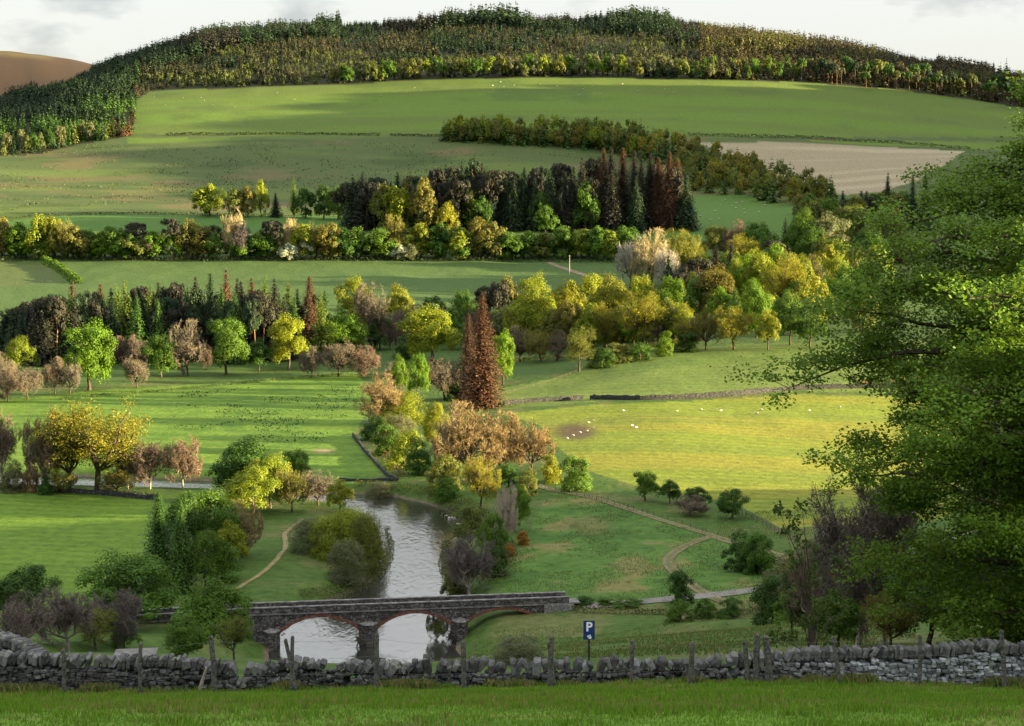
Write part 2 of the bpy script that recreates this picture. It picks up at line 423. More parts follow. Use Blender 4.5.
blend(rv, (.24, .18, .12), sstep(.2, .9, np.exp(-(((gpx - 323) / 14) ** 2 + ((gpy - 451) / 2.2) ** 2)) + .35 * (f2 - .5)))
npst = isreg('near_pasture'); blend(npst, (.095, .165, .022), sstep(.5, .66, f3))
tf = isreg('tilled_field'); blend(tf, (.275, .245, .165), sstep(.45, .62, f3))
gnd = isreg('ground')
blend(gnd, (.110, .110, .045), sstep(.55, .72, f2) * .6); blend(gnd, (.04, .085, .016), sstep(.5, .36, f2) * .6)
ns = isreg('near_slope'); blend(ns, (.105, .120, .035), sstep(.60, .74, fbm(gx / 2.2, gy / 1.6, 81, 4)) * .6)
for nm_, per in (('hay_field', 5.5), ('near_pasture', 4.5), ('knoll_field', 7), ('river_meadow', 9)):      # tractor and mowing lines
    k_ = isreg(nm_); col[k_] *= (1 + .085 * np.sin(2 * math.pi * (gy[k_] * .97 + gx[k_] * .16 + 10 * (fbm(gx[k_] / 90, gy[k_] / 90, 77, 2) - .5)) / per))[:, None]
# mud and shingle at the water's edge
bm_ = (gd > 200) & (gd < 450) & (gx > -400) & (gx < 60)
blend(bm_, (.11, .09, .065), sstep(ZW + .55, ZW + .15, gZ))

m, nt, nd, lk = mat('turf')
out = N(nt, 'ShaderNodeOutputMaterial'); b = N(nt, 'ShaderNodeBsdfPrincipled'); b.inputs['Roughness'].default_value = .9; b.inputs['Specular IOR Level'].default_value = .08
ga = N(nt, 'ShaderNodeAttribute', attribute_name='sward'); geo_n = N(nt, 'ShaderNodeNewGeometry')
n1 = N(nt, 'ShaderNodeTexNoise'); n1.inputs['Scale'].default_value = .55; n1.inputs['Detail'].default_value = 8; n1.inputs['Roughness'].default_value = .65
n2 = N(nt, 'ShaderNodeTexNoise'); n2.inputs['Scale'].default_value = 5; n2.inputs['Detail'].default_value = 5
for n_ in (n1, n2): lk.new(geo_n.outputs['Position'], n_.inputs['Vector'])
r1 = ramp(nt, [(.3, (.62, .66, .6)), (.5, (1, 1, 1)), (.7, (1.3, 1.22, 1.25))]); lk.new(n1.outputs[0], r1.inputs[0])
r2 = ramp(nt, [(.3, (.72, .75, .7)), (.7, (1.25, 1.2, 1.2))]); lk.new(n2.outputs[0], r2.inputs[0])
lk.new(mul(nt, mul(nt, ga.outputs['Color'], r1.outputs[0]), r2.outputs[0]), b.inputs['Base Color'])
bp = N(nt, 'ShaderNodeBump'); bp.inputs['Strength'].default_value = .7; bp.inputs['Distance'].default_value = .35
lk.new(n1.outputs[0], bp.inputs['Height']); lk.new(bp.outputs[0], b.inputs['Normal'])
lk.new(b.outputs[0], out.inputs[0]); M_TURF = m

nr, nc = A2.shape
ii, jj = np.meshgrid(np.arange(nr - 1), np.arange(nc - 1), indexing='ij')
i0 = (ii * nc + jj).ravel()
quads = np.stack([i0, i0 + nc, i0 + nc + 1, i0 + 1], 1)[:, ::-1]
freg = reg[i0]
Vall = np.stack([gx, gy, gZ], 1)
apex = None
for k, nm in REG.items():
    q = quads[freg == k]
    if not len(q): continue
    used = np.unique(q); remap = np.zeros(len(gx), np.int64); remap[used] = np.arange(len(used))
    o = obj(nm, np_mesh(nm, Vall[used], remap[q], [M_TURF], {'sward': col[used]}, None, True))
    tag(o, kind='structure')
del quads, i0

# ------------------------------------------------------------------ river
m, nt, nd, lk = mat('river_water')
out = N(nt, 'ShaderNodeOutputMaterial'); b = N(nt, 'ShaderNodeBsdfPrincipled')
b.inputs['Base Color'].default_value = (.022, .024, .02, 1); b.inputs['Roughness'].default_value = .08; b.inputs['IOR'].default_value = 2.7
b.inputs['Specular IOR Level'].default_value = 1.0
g = N(nt, 'ShaderNodeNewGeometry'); mp = N(nt, 'ShaderNodeMapping'); mp.inputs['Scale'].default_value = (.55, .22, 1); lk.new(g.outputs['Position'], mp.inputs[0])
n1 = N(nt, 'ShaderNodeTexNoise'); n1.inputs['Scale'].default_value = 1.6; n1.inputs['Detail'].default_value = 5; n1.inputs['Distortion'].default_value = .8; lk.new(mp.outputs[0], n1.inputs['Vector'])
bp = N(nt, 'ShaderNodeBump'); bp.inputs['Strength'].default_value = .4; bp.inputs['Distance'].default_value = .15
n3 = N(nt, 'ShaderNodeTexNoise'); n3.inputs['Scale'].default_value = .09; n3.inputs['Detail'].default_value = 4; n3.inputs['Distortion'].default_value = 1.5; lk.new(mp.outputs[0], n3.inputs['Vector'])      # smooth slicks and riffles
rr3 = ramp(nt, [(.38, (.30, .30, .30)), (.62, (.85, .85, .85))]); lk.new(n3.outputs[0], rr3.inputs[0]); lk.new(rr3.outputs[0], bp.inputs['Strength'])
lk.new(n1.outputs[0], bp.inputs['Height']); lk.new(bp.outputs[0], b.inputs['Normal']); lk.new(b.outputs[0], out.inputs[0]); M_WATER = m
gxs, gys = np.arange(-420, 60, 2.5), np.arange(190, 440, 2.5)
X, Y = np.meshgrid(gxs, gys); x, y = X.ravel(), Y.ravel()
keep = (in_poly(RIVER, x, y) | (poly_dist(RIVER, x, y) < 7))
nxx = len(gxs); ii, jj = np.meshgrid(np.arange(len(gys) - 1), np.arange(nxx - 1), indexing='ij'); i0 = (ii * nxx + jj).ravel()
q = np.stack([i0, i0 + 1, i0 + nxx + 1, i0 + nxx], 1); q = q[keep[q].any(1)]
used = np.unique(q); rmp = np.zeros(len(x), int); rmp[used] = np.arange(len(used))
o = obj('river', np_mesh('river', np.stack([x[used], y[used], np.full(len(used), ZW)], 1), rmp[q], [M_WATER], None, None, True)); tag(o, kind='structure')

# ------------------------------------------------------------------ ribbons: road, track, path
def densify(P, step):
    P = [Vector(p) for p in P]; out_ = []
    for k in range(len(P) - 1):
        p0, p1, p2, p3 = P[max(k - 1, 0)], P[k], P[k + 1], P[min(k + 2, len(P) - 1)]
        n = max(1, int((p2 - p1).length / step))
        for i in range(n):
            t = i / n
            out_.append(.5 * ((2 * p1) + (p2 - p0) * t + (2 * p0 - 5 * p1 + 4 * p2 - p3) * t * t + (3 * p1 - p0 - 3 * p2 + p3) * t ** 3))
    out_.append(P[-1]); return out_
def ribbon(name, pix, width, c_edge, c_mid, lift=.07, ruts=False, wig=.0):
    P = densify([at(*p) if len(p) == 2 else Vector(p) for p in pix], 1.0)
    na = 9; V = []; C = []
    for i, p in enumerate(P):
        t = P[min(i + 1, len(P) - 1)] - P[max(i - 1, 0)]; n = Vector((t.y, -t.x, 0)).normalized()
        w = width * (1 + .25 * (vnoise(i * .35, 3.1) - .5))
        for k in range(na):
            u = k / (na - 1) * 2 - 1
            q = p + n * (u * w / 2 + wig * (float(vnoise(i * .2, 7)) - .5))
            V.append((q.x, q.y, gz(q.x, q.y) + lift))
            if ruts: f = 1 if .3 < abs(u) < .8 else 0
            else: f = 1 - abs(u) ** 3
            C.append([a * (1 - f) + b_ * f for a, b_ in zip(c_edge, c_mid)])
    Fq = [(i * na + k, i * na + k + 1, (i + 1) * na + k + 1, (i + 1) * na + k) for i in range(len(P) - 1) for k in range(na - 1)]
    o = obj(name, np_mesh(name, np.array(V), np.array(Fq), [M_TURF], {'sward': np.array(C)}, None, True)); tag(o, kind='structure')
    return P
BR0 = Vector((xs(249, 609) * 238, 238, 0)); BR1 = Vector((xs(572, 598) * 245.5, 245.5, 0))
BU = (BR1 - BR0).normalized(); BV = Vector((-BU.y, BU.x, 0))
re_ = BR0 + BU * 52.5 + BV * 1.7
road_pts = [re_ - BU * 1.5, re_ + BU * 10, re_ + BU * 25 + BV * 1, re_ + BU * 45 + BV * 3, re_ + BU * 75 + BV * 8]
ribbon('road', [(p.x, p.y, gz(p.x, p.y)) for p in road_pts], 3.4, (.16, .15, .13), (.17, .165, .16), .10)
ribbon('dirt_track', [(526, 482), (552, 490), (590, 497), (640, 513), (690, 529), (712, 536), (700, 540), (682, 548), (669, 558), (670, 567), (684, 580), (706, 594), (724, 602)], 2.1, (.10, .12, .04), (.16, .125, .088), .09, True)
ribbon('dirt_track', [(712, 536), (735, 543), (770, 553), (800, 562)], 2.2, (.10, .12, .045), (.17, .135, .09), .085, True)
ribbon('footpath', [(303, 519), (292, 527), (285, 534), (286, 543), (283, 552), (274, 562), (262, 573), (245, 584), (236, 590)], 1.0, (.11, .13, .04), (.21, .175, .095), .08, False, .3)
# ------------------------------------------------------------------ plant prototypes (unit height, unit width)
def unit(v): return v / (np.linalg.norm(v, axis=1, keepdims=True) + 1e-9)
def leaf_quads(c, n, size, rng, aspect=.62):
    """a diamond leaf spray at each centre c facing n"""
    n = unit(n); r = rng.normal(size=c.shape); a = unit(np.cross(n, r)); b = np.cross(n, a)
    s = np.asarray(size).reshape(-1, 1)
    V = np.stack([c - a * s, c - b * s * aspect, c + a * s, c + b * s * aspect], 1).reshape(-1, 3)
    Fq = np.arange(len(V)).reshape(-1, 4)
    return V, Fq
def sphere_dirs(n, rng): return unit(rng.normal(size=(n, 3)))
def tone_rows(t, rng, hue=.10):
    """per clump value -> colour factor, a little warmer or cooler"""
    h = rng.normal(0, hue, size=len(t))
    return np.stack([t * (1 + h), t, t * (1 - h)], 1)

def crown_lobes(seed, nl=13, nsub=11, nleaf=30, leaf=.030, z0=.13, rad=(.36, .36, .34), lob=(.13, .22), top=1.0, flat=1.0, fill=.06):
    rng = np.random.default_rng(seed)
    zc = (z0 + top) / 2; rz = (top - z0) / 2
    L = []; tries = 0
    while len(L) < nl and tries < 4000:
        tries += 1
        p = rng.uniform(-1, 1, 3)
        q = p @ p
        if q > 1 or q < .18: continue
        r = rng.uniform(*lob)
        c = np.array([p[0] * (.5 - r * .8), p[1] * (.5 - r * .8), zc + p[2] * (rz - r * .75)])
        c[:2] *= 1.0 - .25 * max(0, p[2]) ** 2
        if any(np.linalg.norm(c - c2) < .62 * max(r, r2) for c2, r2 in L): continue
        L.append((c, r))
    C, Nn, S, T = [], [], [], []
    for c, r in L:
        sd = sphere_dirs(nsub * 2, rng); sd = sd[np.argsort(-(sd[:, 2] + .6 * unit((c - np.array([0, 0, zc]))[None])[0] @ sd.T))][:nsub]
        lt = rng.uniform(.85, 1.15)
        for s_ in sd:
            sr = r * rng.uniform(.34, .55); sc_ = c + s_ * r * rng.uniform(.72, .95) * np.array([1, 1, flat])
            dl = sphere_dirs(nleaf, rng); rr = rng.uniform(.55, 1.05, (nleaf, 1))
            C.append(sc_ + dl * sr * rr * np.array([1, 1, flat])); Nn.append(dl * .55 + s_ * .55 + np.array([0, 0, .25]) + rng.normal(0, .35, (nleaf, 3)))
            S.append(leaf * rng.uniform(.7, 1.3, nleaf)); T.append(np.full(nleaf, lt * rng.uniform(.78, 1.2)) * rng.uniform(.9, 1.1, nleaf))
    C = np.vstack(C); Nn = np.vstack(Nn); S = np.concatenate(S); T = np.concatenate(T)
    km = C[:, 2] > (-.03 if z0 < 0 else z0 * .6); C, Nn, S, T = C[km], Nn[km], S[km], T[km]
    k = .485 / np.percentile(np.hypot(C[:, 0], C[:, 1]), 98.5); C[:, :2] *= k; zt = np.percentile(C[:, 2], 99.7)     # fill the unit size
    zb = max(z0, 0); C[:, 2] = np.where(C[:, 2] > zb, zb + (C[:, 2] - zb) * (.985 - zb) / (zt - zb), C[:, 2]); L = [(np.array([c[0] * k, c[1] * k, c[2]]), r) for c, r in L]
    V, Fq = leaf_quads(C, Nn, S, rng)
    return V, Fq, np.repeat(tone_rows(T, rng, .05), 4, 0), L
def skeleton(seed, levels=(5, 5, 6), z0=.16, spread=.95, top=.97, wob=.25):
    """limbs from the trunk out; segments (p, q, r, level)"""
    rng = np.random.default_rng(seed); segs = []
    fork = np.array([rng.normal(0, .015), rng.normal(0, .015), z0 + .08])
    segs.append((np.array([0, 0, -.02]), fork, .028, 0))
    def grow(p, d, L, r, lv):
        k = 3; q = p
        for i in range(k):
            d2 = unit((d + rng.normal(0, wob, 3) + np.array([0, 0, .10]))[None])[0]
            n = q + d2 * L / k
            rr = math.hypot(n[0], n[1])
            lim = .5 * math.sqrt(max(.06, 1 - ((n[2] - .55) / .47) ** 2))
            if rr > lim: n[:2] *= lim / rr
            n[2] = min(n[2], top)
            segs.append((q, n, r * (1 - .22 * i / k), lv)); q = n; d = d2
            if lv < len(levels):
                for _ in range(max(1, levels[lv] // k + (rng.random() < (levels[lv] % k) / k))):
                    dd = unit((d * .75 + sphere_dirs(1, rng)[0] * spread + np.array([0, 0, .12]))[None])[0]
                    grow(q, dd, L * rng.uniform(.5, .72), r * .55, lv + 1)
    for i in range(levels[0]):
        a = i * 2.4 + rng.uniform(-.4, .4); e = rng.uniform(.55, 1.25)
        grow(fork, np.array([math.cos(a) * math.cos(e), math.sin(a) * math.cos(e), math.sin(e)]), rng.uniform(.36, .48), .016, 1)
    return segs, rng
def tubes_from(segs, minr=.0, n=5):
    mb = MB()
    for p, q, r, lv in segs: mb.tube([p, q], [max(r, minr), max(r * .8, minr)], n, False)
    return mb
def twig_quads(segs, w, rng):
    P = np.array([s[0] for s in segs]); Q = np.array([s[1] for s in segs]); d = unit(Q - P)
    a = unit(np.cross(d, rng.normal(size=d.shape))) * w
    V = np.stack([P - a, P + a, Q + a * .5, Q - a * .5], 1).reshape(-1, 3)
    return V, np.arange(len(V)).reshape(-1, 4)
def crown_bare(seed, levels=(6, 5, 5, 5), w=.0042, extra=5):
    segs, rng = skeleton(seed, levels, z0=.10, spread=.9)
    big = [s for s in segs if s[3] <= 2]; small = [s for s in segs if s[3] > 2]
    tw = list(small)
    for p, q, r, lv in small:
        if lv >= len(levels) - 1:
            for _ in range(extra):
                d = unit((unit((q - p)[None])[0] + rng.normal(0, .75, 3) + [0, 0, .15])[None])[0]
                s0 = p + (q - p) * rng.random(); tw.append((s0, s0 + d * rng.uniform(.03, .075), 0, 9))
    V, Fq = twig_quads(tw, w, rng)
    kk = np.array([.49 / np.percentile(np.hypot(V[:, 0], V[:, 1]), 98.5)] * 2 + [.985 / np.percentile(V[:, 2], 99.7)]); V = V * kk; big = [(p * kk, q * kk, r, lv) for p, q, r, lv in big]
    T = np.repeat(tone_rows(rng.uniform(.75, 1.25, len(tw)), rng, .06), 4, 0)
    return V, Fq, T, big, tw
def crown_open(seed, leaf=.022, nleaf=16, w=.0045, levels=(6, 5, 5), keep=.8):
    segs, rng = skeleton(seed, levels, z0=.14, spread=.95)
    big = [s for s in segs if s[3] <= 2]; ends = [s for s in segs if s[3] >= len(levels)]
    C, Nn, T = [], [], []
    for p, q, r, lv in ends:
        if rng.random() > keep: continue
        t = rng.uniform(.75, 1.25); k = nleaf
        C.append(q + rng.normal(0, .026, (k, 3)) * np.array([1.2, 1.2, .7])); Nn.append(rng.normal(0, .6, (k, 3)) + [0, 0, .8]); T.append(np.full(k, t))
    C = np.vstack(C); Nn = np.vstack(Nn); T = np.concatenate(T); kz = .985 / np.percentile(C[:, 2], 99.7); kr = .49 / np.percentile(np.hypot(C[:, 0], C[:, 1]), 98.5); kk = np.array([kr, kr, kz]); C = C * kk; km = (C[:, 2] < 1.0) & (np.hypot(C[:, 0], C[:, 1]) < .515); C, Nn, T = C[km], Nn[km], T[km]
    big = [(p * kk, q * kk, r, lv) for p, q, r, lv in big]
    V, Fq = leaf_quads(C, Nn, leaf * rng.uniform(.7, 1.3, len(C)), rng)
    return V, Fq, np.repeat(tone_rows(T, rng, .06), 4, 0), big, ends
def crown_spruce(seed, tiers=16, per=8, sub=5, z0=.06, power=.85, droop=.22, leaf=.36, jit=.16, gap=0.0, up=0.0, asp=.5):
    rng = np.random.default_rng(seed); C, Nn, S, T = [], [], [], []; A = []
    for i in range(tiers):
        z = z0 + (1 - z0) * (i + rng.uniform(-.3, .3)) / tiers
        Rr = .5 * (1 - (z - z0) / (1 - z0 + .02)) ** power + .012
        n = max(3, int(per * (.45 + .8 * Rr / .5)))
        for k in range(n):
            if rng.random() < gap: continue
            a = 2 * math.pi * (k + rng.uniform(-.35, .35)) / n + i * 1.7; L = Rr * rng.uniform(1 - 2 * jit, 1 + jit)
            t = rng.uniform(.78, 1.2)
            for j in range(sub):
                f = (j + .7) / sub
                p = np.array([math.cos(a) * L * f, math.sin(a) * L * f, z - droop * L * f * f + up * L * f]) + rng.normal(0, .05 * L + .003, 3)
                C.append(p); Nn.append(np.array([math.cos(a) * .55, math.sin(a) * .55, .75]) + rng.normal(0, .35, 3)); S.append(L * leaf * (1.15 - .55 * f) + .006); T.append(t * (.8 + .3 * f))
    C = np.array(C); Nn = np.array(Nn); S = np.array(S); T = np.array(T); C[:, :2] *= .48 * asp / np.percentile(np.hypot(C[:, 0], C[:, 1]), 99); S = S * asp
    top = leaf_quads(np.array([[0, 0, .97]]), np.array([[1., .3, 0]]), [.03], rng)
    V, Fq = leaf_quads(C, Nn, S, rng, .6); V[:, :2] /= asp
    V = np.vstack([V, np.array([[-.014, 0, .80], [.014, 0, .80], [.003, 0, 1.0], [-.003, 0, 1.0]])]); Fq = np.vstack([Fq, [[len(V) - 4, len(V) - 3, len(V) - 2, len(V) - 1]]])
    T = np.concatenate([T, [1]])
    return V, Fq, np.repeat(tone_rows(T, rng, .05), 4, 0)

LIB = {}
M_STEM = plain('forest_stem', (.15, .095, .060), .95, .1, .35, 7, .4)
def stem_mesh(name, top, r0, r1, m, limbs=None, seed=0):
    rng = np.random.default_rng(seed); mb = MB()
    k = 5; pts = [(rng.normal(0, .006) * i, rng.normal(0, .006) * i, -.03 + (top + .03) * i / k) for i in range(k + 1)]
    rad = np.linspace(r0, r1, k + 1); rad[0] *= 1.35
    mb.tube(pts, rad, 7, False)
    if limbs:
        for c, r in limbs[:9]:
            p = np.array(pts[-2]); q = np.array(c); mid = p * .5 + q * .5 + np.array([0, 0, -.03])
            mb.tube([p, mid, q], [r1 * .8, r1 * .5, r1 * .2], 5, False)
    return mb.mesh(name, [m], True)
def lib(sp, i, crown, trunk): LIB.setdefault(sp, []).append((crown, trunk))
def cm(name, V, Fq, T, m): return np_mesh(name, V, Fq, [m], {'tone': T})
for i in range(4):       # round broadleaf, near and middle distance
    V, Fq, T, L = crown_lobes(100 + i, 19, 14, 58, .0145, z0=.0 + .05 * (i % 2), lob=(.12, .24))
    lib('B', i, cm('broad_crown', V, Fq, T, M_LEAF), stem_mesh('broad_trunk', .42, .030, .016, M_BARK, L, i))
for i in range(3):       # the same, far off
    V, Fq, T, L = crown_lobes(140 + i, 13, 11, 36, .025, z0=-.06, lob=(.14, .25))
    lib('b', i, cm('far_broad_crown', V, Fq, T, M_LEAF), stem_mesh('far_broad_trunk', .42, .032, .018, M_BARK, None, i))
for i in range(3):       # bushes: foliage down to the ground
    V, Fq, T, L = crown_lobes(180 + i, 18, 13, 50, .019, z0=-.55, lob=(.16, .26), flat=.9)
    lib('U', i, cm('shrub_foliage', V, Fq, T, M_LEAF), stem_mesh('shrub_stem', .4, .03, .02, M_BARK, None, i))
for i in range(2):       # willow domes, fine and even
    V, Fq, T, L = crown_lobes(210 + i, 24, 18, 54, .012, z0=-.65, lob=(.20, .30), flat=.95)
    lib('W', i, cm('willow_foliage', V, Fq, T, M_LEAF), stem_mesh('willow_stem', .4, .03, .02, M_BARK, None, i))
for i in range(3):       # bare spring trees
    V, Fq, T, big, _ = crown_bare(240 + i, (7, 6, 5, 4), .0021, 5)
    lib('N', i, cm('bare_twigs', V, Fq, T, M_TWIG), tubes_from(big, .004).mesh('bare_trunk', [M_BARK], True))
for i in range(2):       # bare tree, fine (near)
    V, Fq, T, big, _ = crown_bare(260 + i, (7, 6, 5, 5), .0022, 5)
    lib('K', i, cm('fine_twigs', V, Fq, T, M_TWIG), tubes_from(big, .003).mesh('fine_bare_trunk', [M_BARKPALE], True))
for i in range(3):       # open crowned oak, young bronze leaf, limbs showing
    V, Fq, T, big, _ = crown_open(280 + i, .0095, 28, levels=(8, 6, 6), keep=.7)
    lib('O', i, cm('oak_crown', V, Fq, T, M_LEAF), tubes_from(big, .005).mesh('oak_trunk', [M_BARK], True))
for i in range(3):       # spruce
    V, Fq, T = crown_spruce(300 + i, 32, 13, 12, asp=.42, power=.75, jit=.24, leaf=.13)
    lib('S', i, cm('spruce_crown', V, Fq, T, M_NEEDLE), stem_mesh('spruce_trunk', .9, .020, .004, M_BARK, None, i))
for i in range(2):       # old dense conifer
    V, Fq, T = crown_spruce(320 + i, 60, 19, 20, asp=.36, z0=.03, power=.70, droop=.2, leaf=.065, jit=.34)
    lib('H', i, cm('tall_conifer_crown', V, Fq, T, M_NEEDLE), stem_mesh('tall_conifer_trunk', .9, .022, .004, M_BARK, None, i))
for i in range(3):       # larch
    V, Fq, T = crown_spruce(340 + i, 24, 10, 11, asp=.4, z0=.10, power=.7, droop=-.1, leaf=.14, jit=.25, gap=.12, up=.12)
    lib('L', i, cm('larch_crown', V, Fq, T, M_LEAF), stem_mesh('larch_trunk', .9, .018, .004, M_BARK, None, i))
for i in range(3):       # pine: long bare stem, clumped top
    V, Fq, T, L = crown_lobes(360 + i, 11, 10, 46, .021, z0=.34, lob=(.14, .22), flat=.6)
    lib('P', i, cm('pine_crown', V, Fq, T, M_NEEDLE), stem_mesh('pine_trunk', .85, .022, .010, M_PINEBARK, L[:5], i))
for i in range(3):       # tall forest pine: lit bare stem, small top
    V, Fq, T, L = crown_lobes(380 + i, 10, 9, 30, .034, z0=.46, lob=(.16, .25), flat=.7)
    lib('Q', i, cm('forest_pine_crown', V, Fq, T, M_NEEDLE), stem_mesh('forest_pine_trunk', .85, .030, .022, M_STEM, None, i))
for i in range(4):       # whole small conifers of the far plantation, one mesh each
    V, Fq, T = crown_spruce(400 + i, 9, 7, 4, z0=.06, leaf=.34, jit=.2)
    LIB.setdefault('f', []).append((cm('far_conifer', V, Fq, T, M_NEEDLE), None))
for i in range(3):
    V, Fq, T, L = crown_lobes(420 + i, 8, 8, 16, .045, z0=.04, lob=(.16, .26))
    LIB.setdefault('g', []).append((cm('far_tree', V, Fq, T, M_LEAF), None))

COLR = dict(fr=(.092, .175, .012), yg=(.150, .195, .014), ye=(.168, .190, .016), dk=(.038, .088, .014), md=(.064, .132, .015), ol=(.100, .125, .024),
            br=(.122, .122, .026), pk=(.130, .110, .076), or_=(.200, .142, .062), pu=(.108, .092, .084), wh=(.33, .30, .24), cr=(.34, .28, .14), bl=(.42, .46, .36),
            sp=(.020, .042, .017), sd=(.025, .027, .018), rd=(.072, .038, .020), lg=(.095, .150, .020), gy=(.110, .125, .060), tw=(.130, .095, .070), gold=(.170, .178, .019))
SPEC = dict(B=('broadleaf_tree', 'tree', 'crown'), b=('broadleaf_tree', 'tree', 'crown'), U=('shrub', 'shrub', 'foliage'), W=('willow_bush', 'bush', 'foliage'),
            N=('bare_tree', 'tree', 'crown'), K=('bare_tree', 'tree', 'crown'), O=('oak_tree', 'tree', 'crown'), S=('spruce_tree', 'tree', 'crown'), H=('conifer_tree', 'tree', 'crown'),
            L=('larch_tree', 'tree', 'crown'), P=('pine_tree', 'tree', 'crown'), Q=('forest_pine', 'tree', 'crown'), f=('plantation_spruce', 'tree', None), g=('plantation_tree', 'tree', None))
prng = random.Random(7)
_cnt = {}
FOOT = []
def plant(sp, base, h, w, colr, label, group=None, name=None, var=.12, var_i=None, lean=0):
    """one tree: an empty at its foot, trunk and crown below it (far ones are a single mesh)"""
    n, cat, part = SPEC[sp]
    if name: n = name
    k = _cnt.get(sp, 0) if var_i is None else var_i; _cnt[sp] = _cnt.get(sp, 0) + 1
    cr, tr = LIB[sp][k % len(LIB[sp])]
    c = COLR[colr] if isinstance(colr, str) else colr
    v = prng.uniform(1 - var, 1 + var); hv = prng.uniform(1 - var * .5, 1 + var * .5); c = (c[0] * v * hv, c[1] * v, c[2] * v / hv)
    rz = prng.uniform(0, 6.283)
    if part is None:
        o = obj(n, cr, None, base, c); o.rotation_euler = (0, 0, rz); o.scale = (w, w, h)
        tag(o, label, cat, group); return o
    e = empty(n, base, rz, (w, w, h)); e.rotation_euler = (prng.uniform(-.03, .03), lean, rz)
    tag(e, label, cat, group)
    obj('trunk' if sp not in 'UW' else 'stem', tr, e)
    obj(part, cr, e, (0, 0, 0), c)
    return e
def tree_px(x, top, base, w, sp, colr, label, group=None, name=None, var=.12, vi=None):
    p = at(x, base) if base < 800 else at_d(x, base - 1000)
    d = p.y
    h = slope(top) * d - p.z
    W = w / F * d * 1.05
    p.z -= .05 * h * (0.3 if sp in 'UW' else .2)
    return plant(sp, p, h * 1.02, W, colr, label, group, name, var, vi)
def table(txt, group=None, dy=0):
    for ln in txt.strip().splitlines():
        ln = ln.strip()
        if not ln or ln[0] == '#': continue
        a, label = ln.split('|'); a = a.split()
        tree_px(float(a[0]), float(a[1]), float(a[2]) + dy, float(a[3]), a[4], a[5], label.strip(), group)
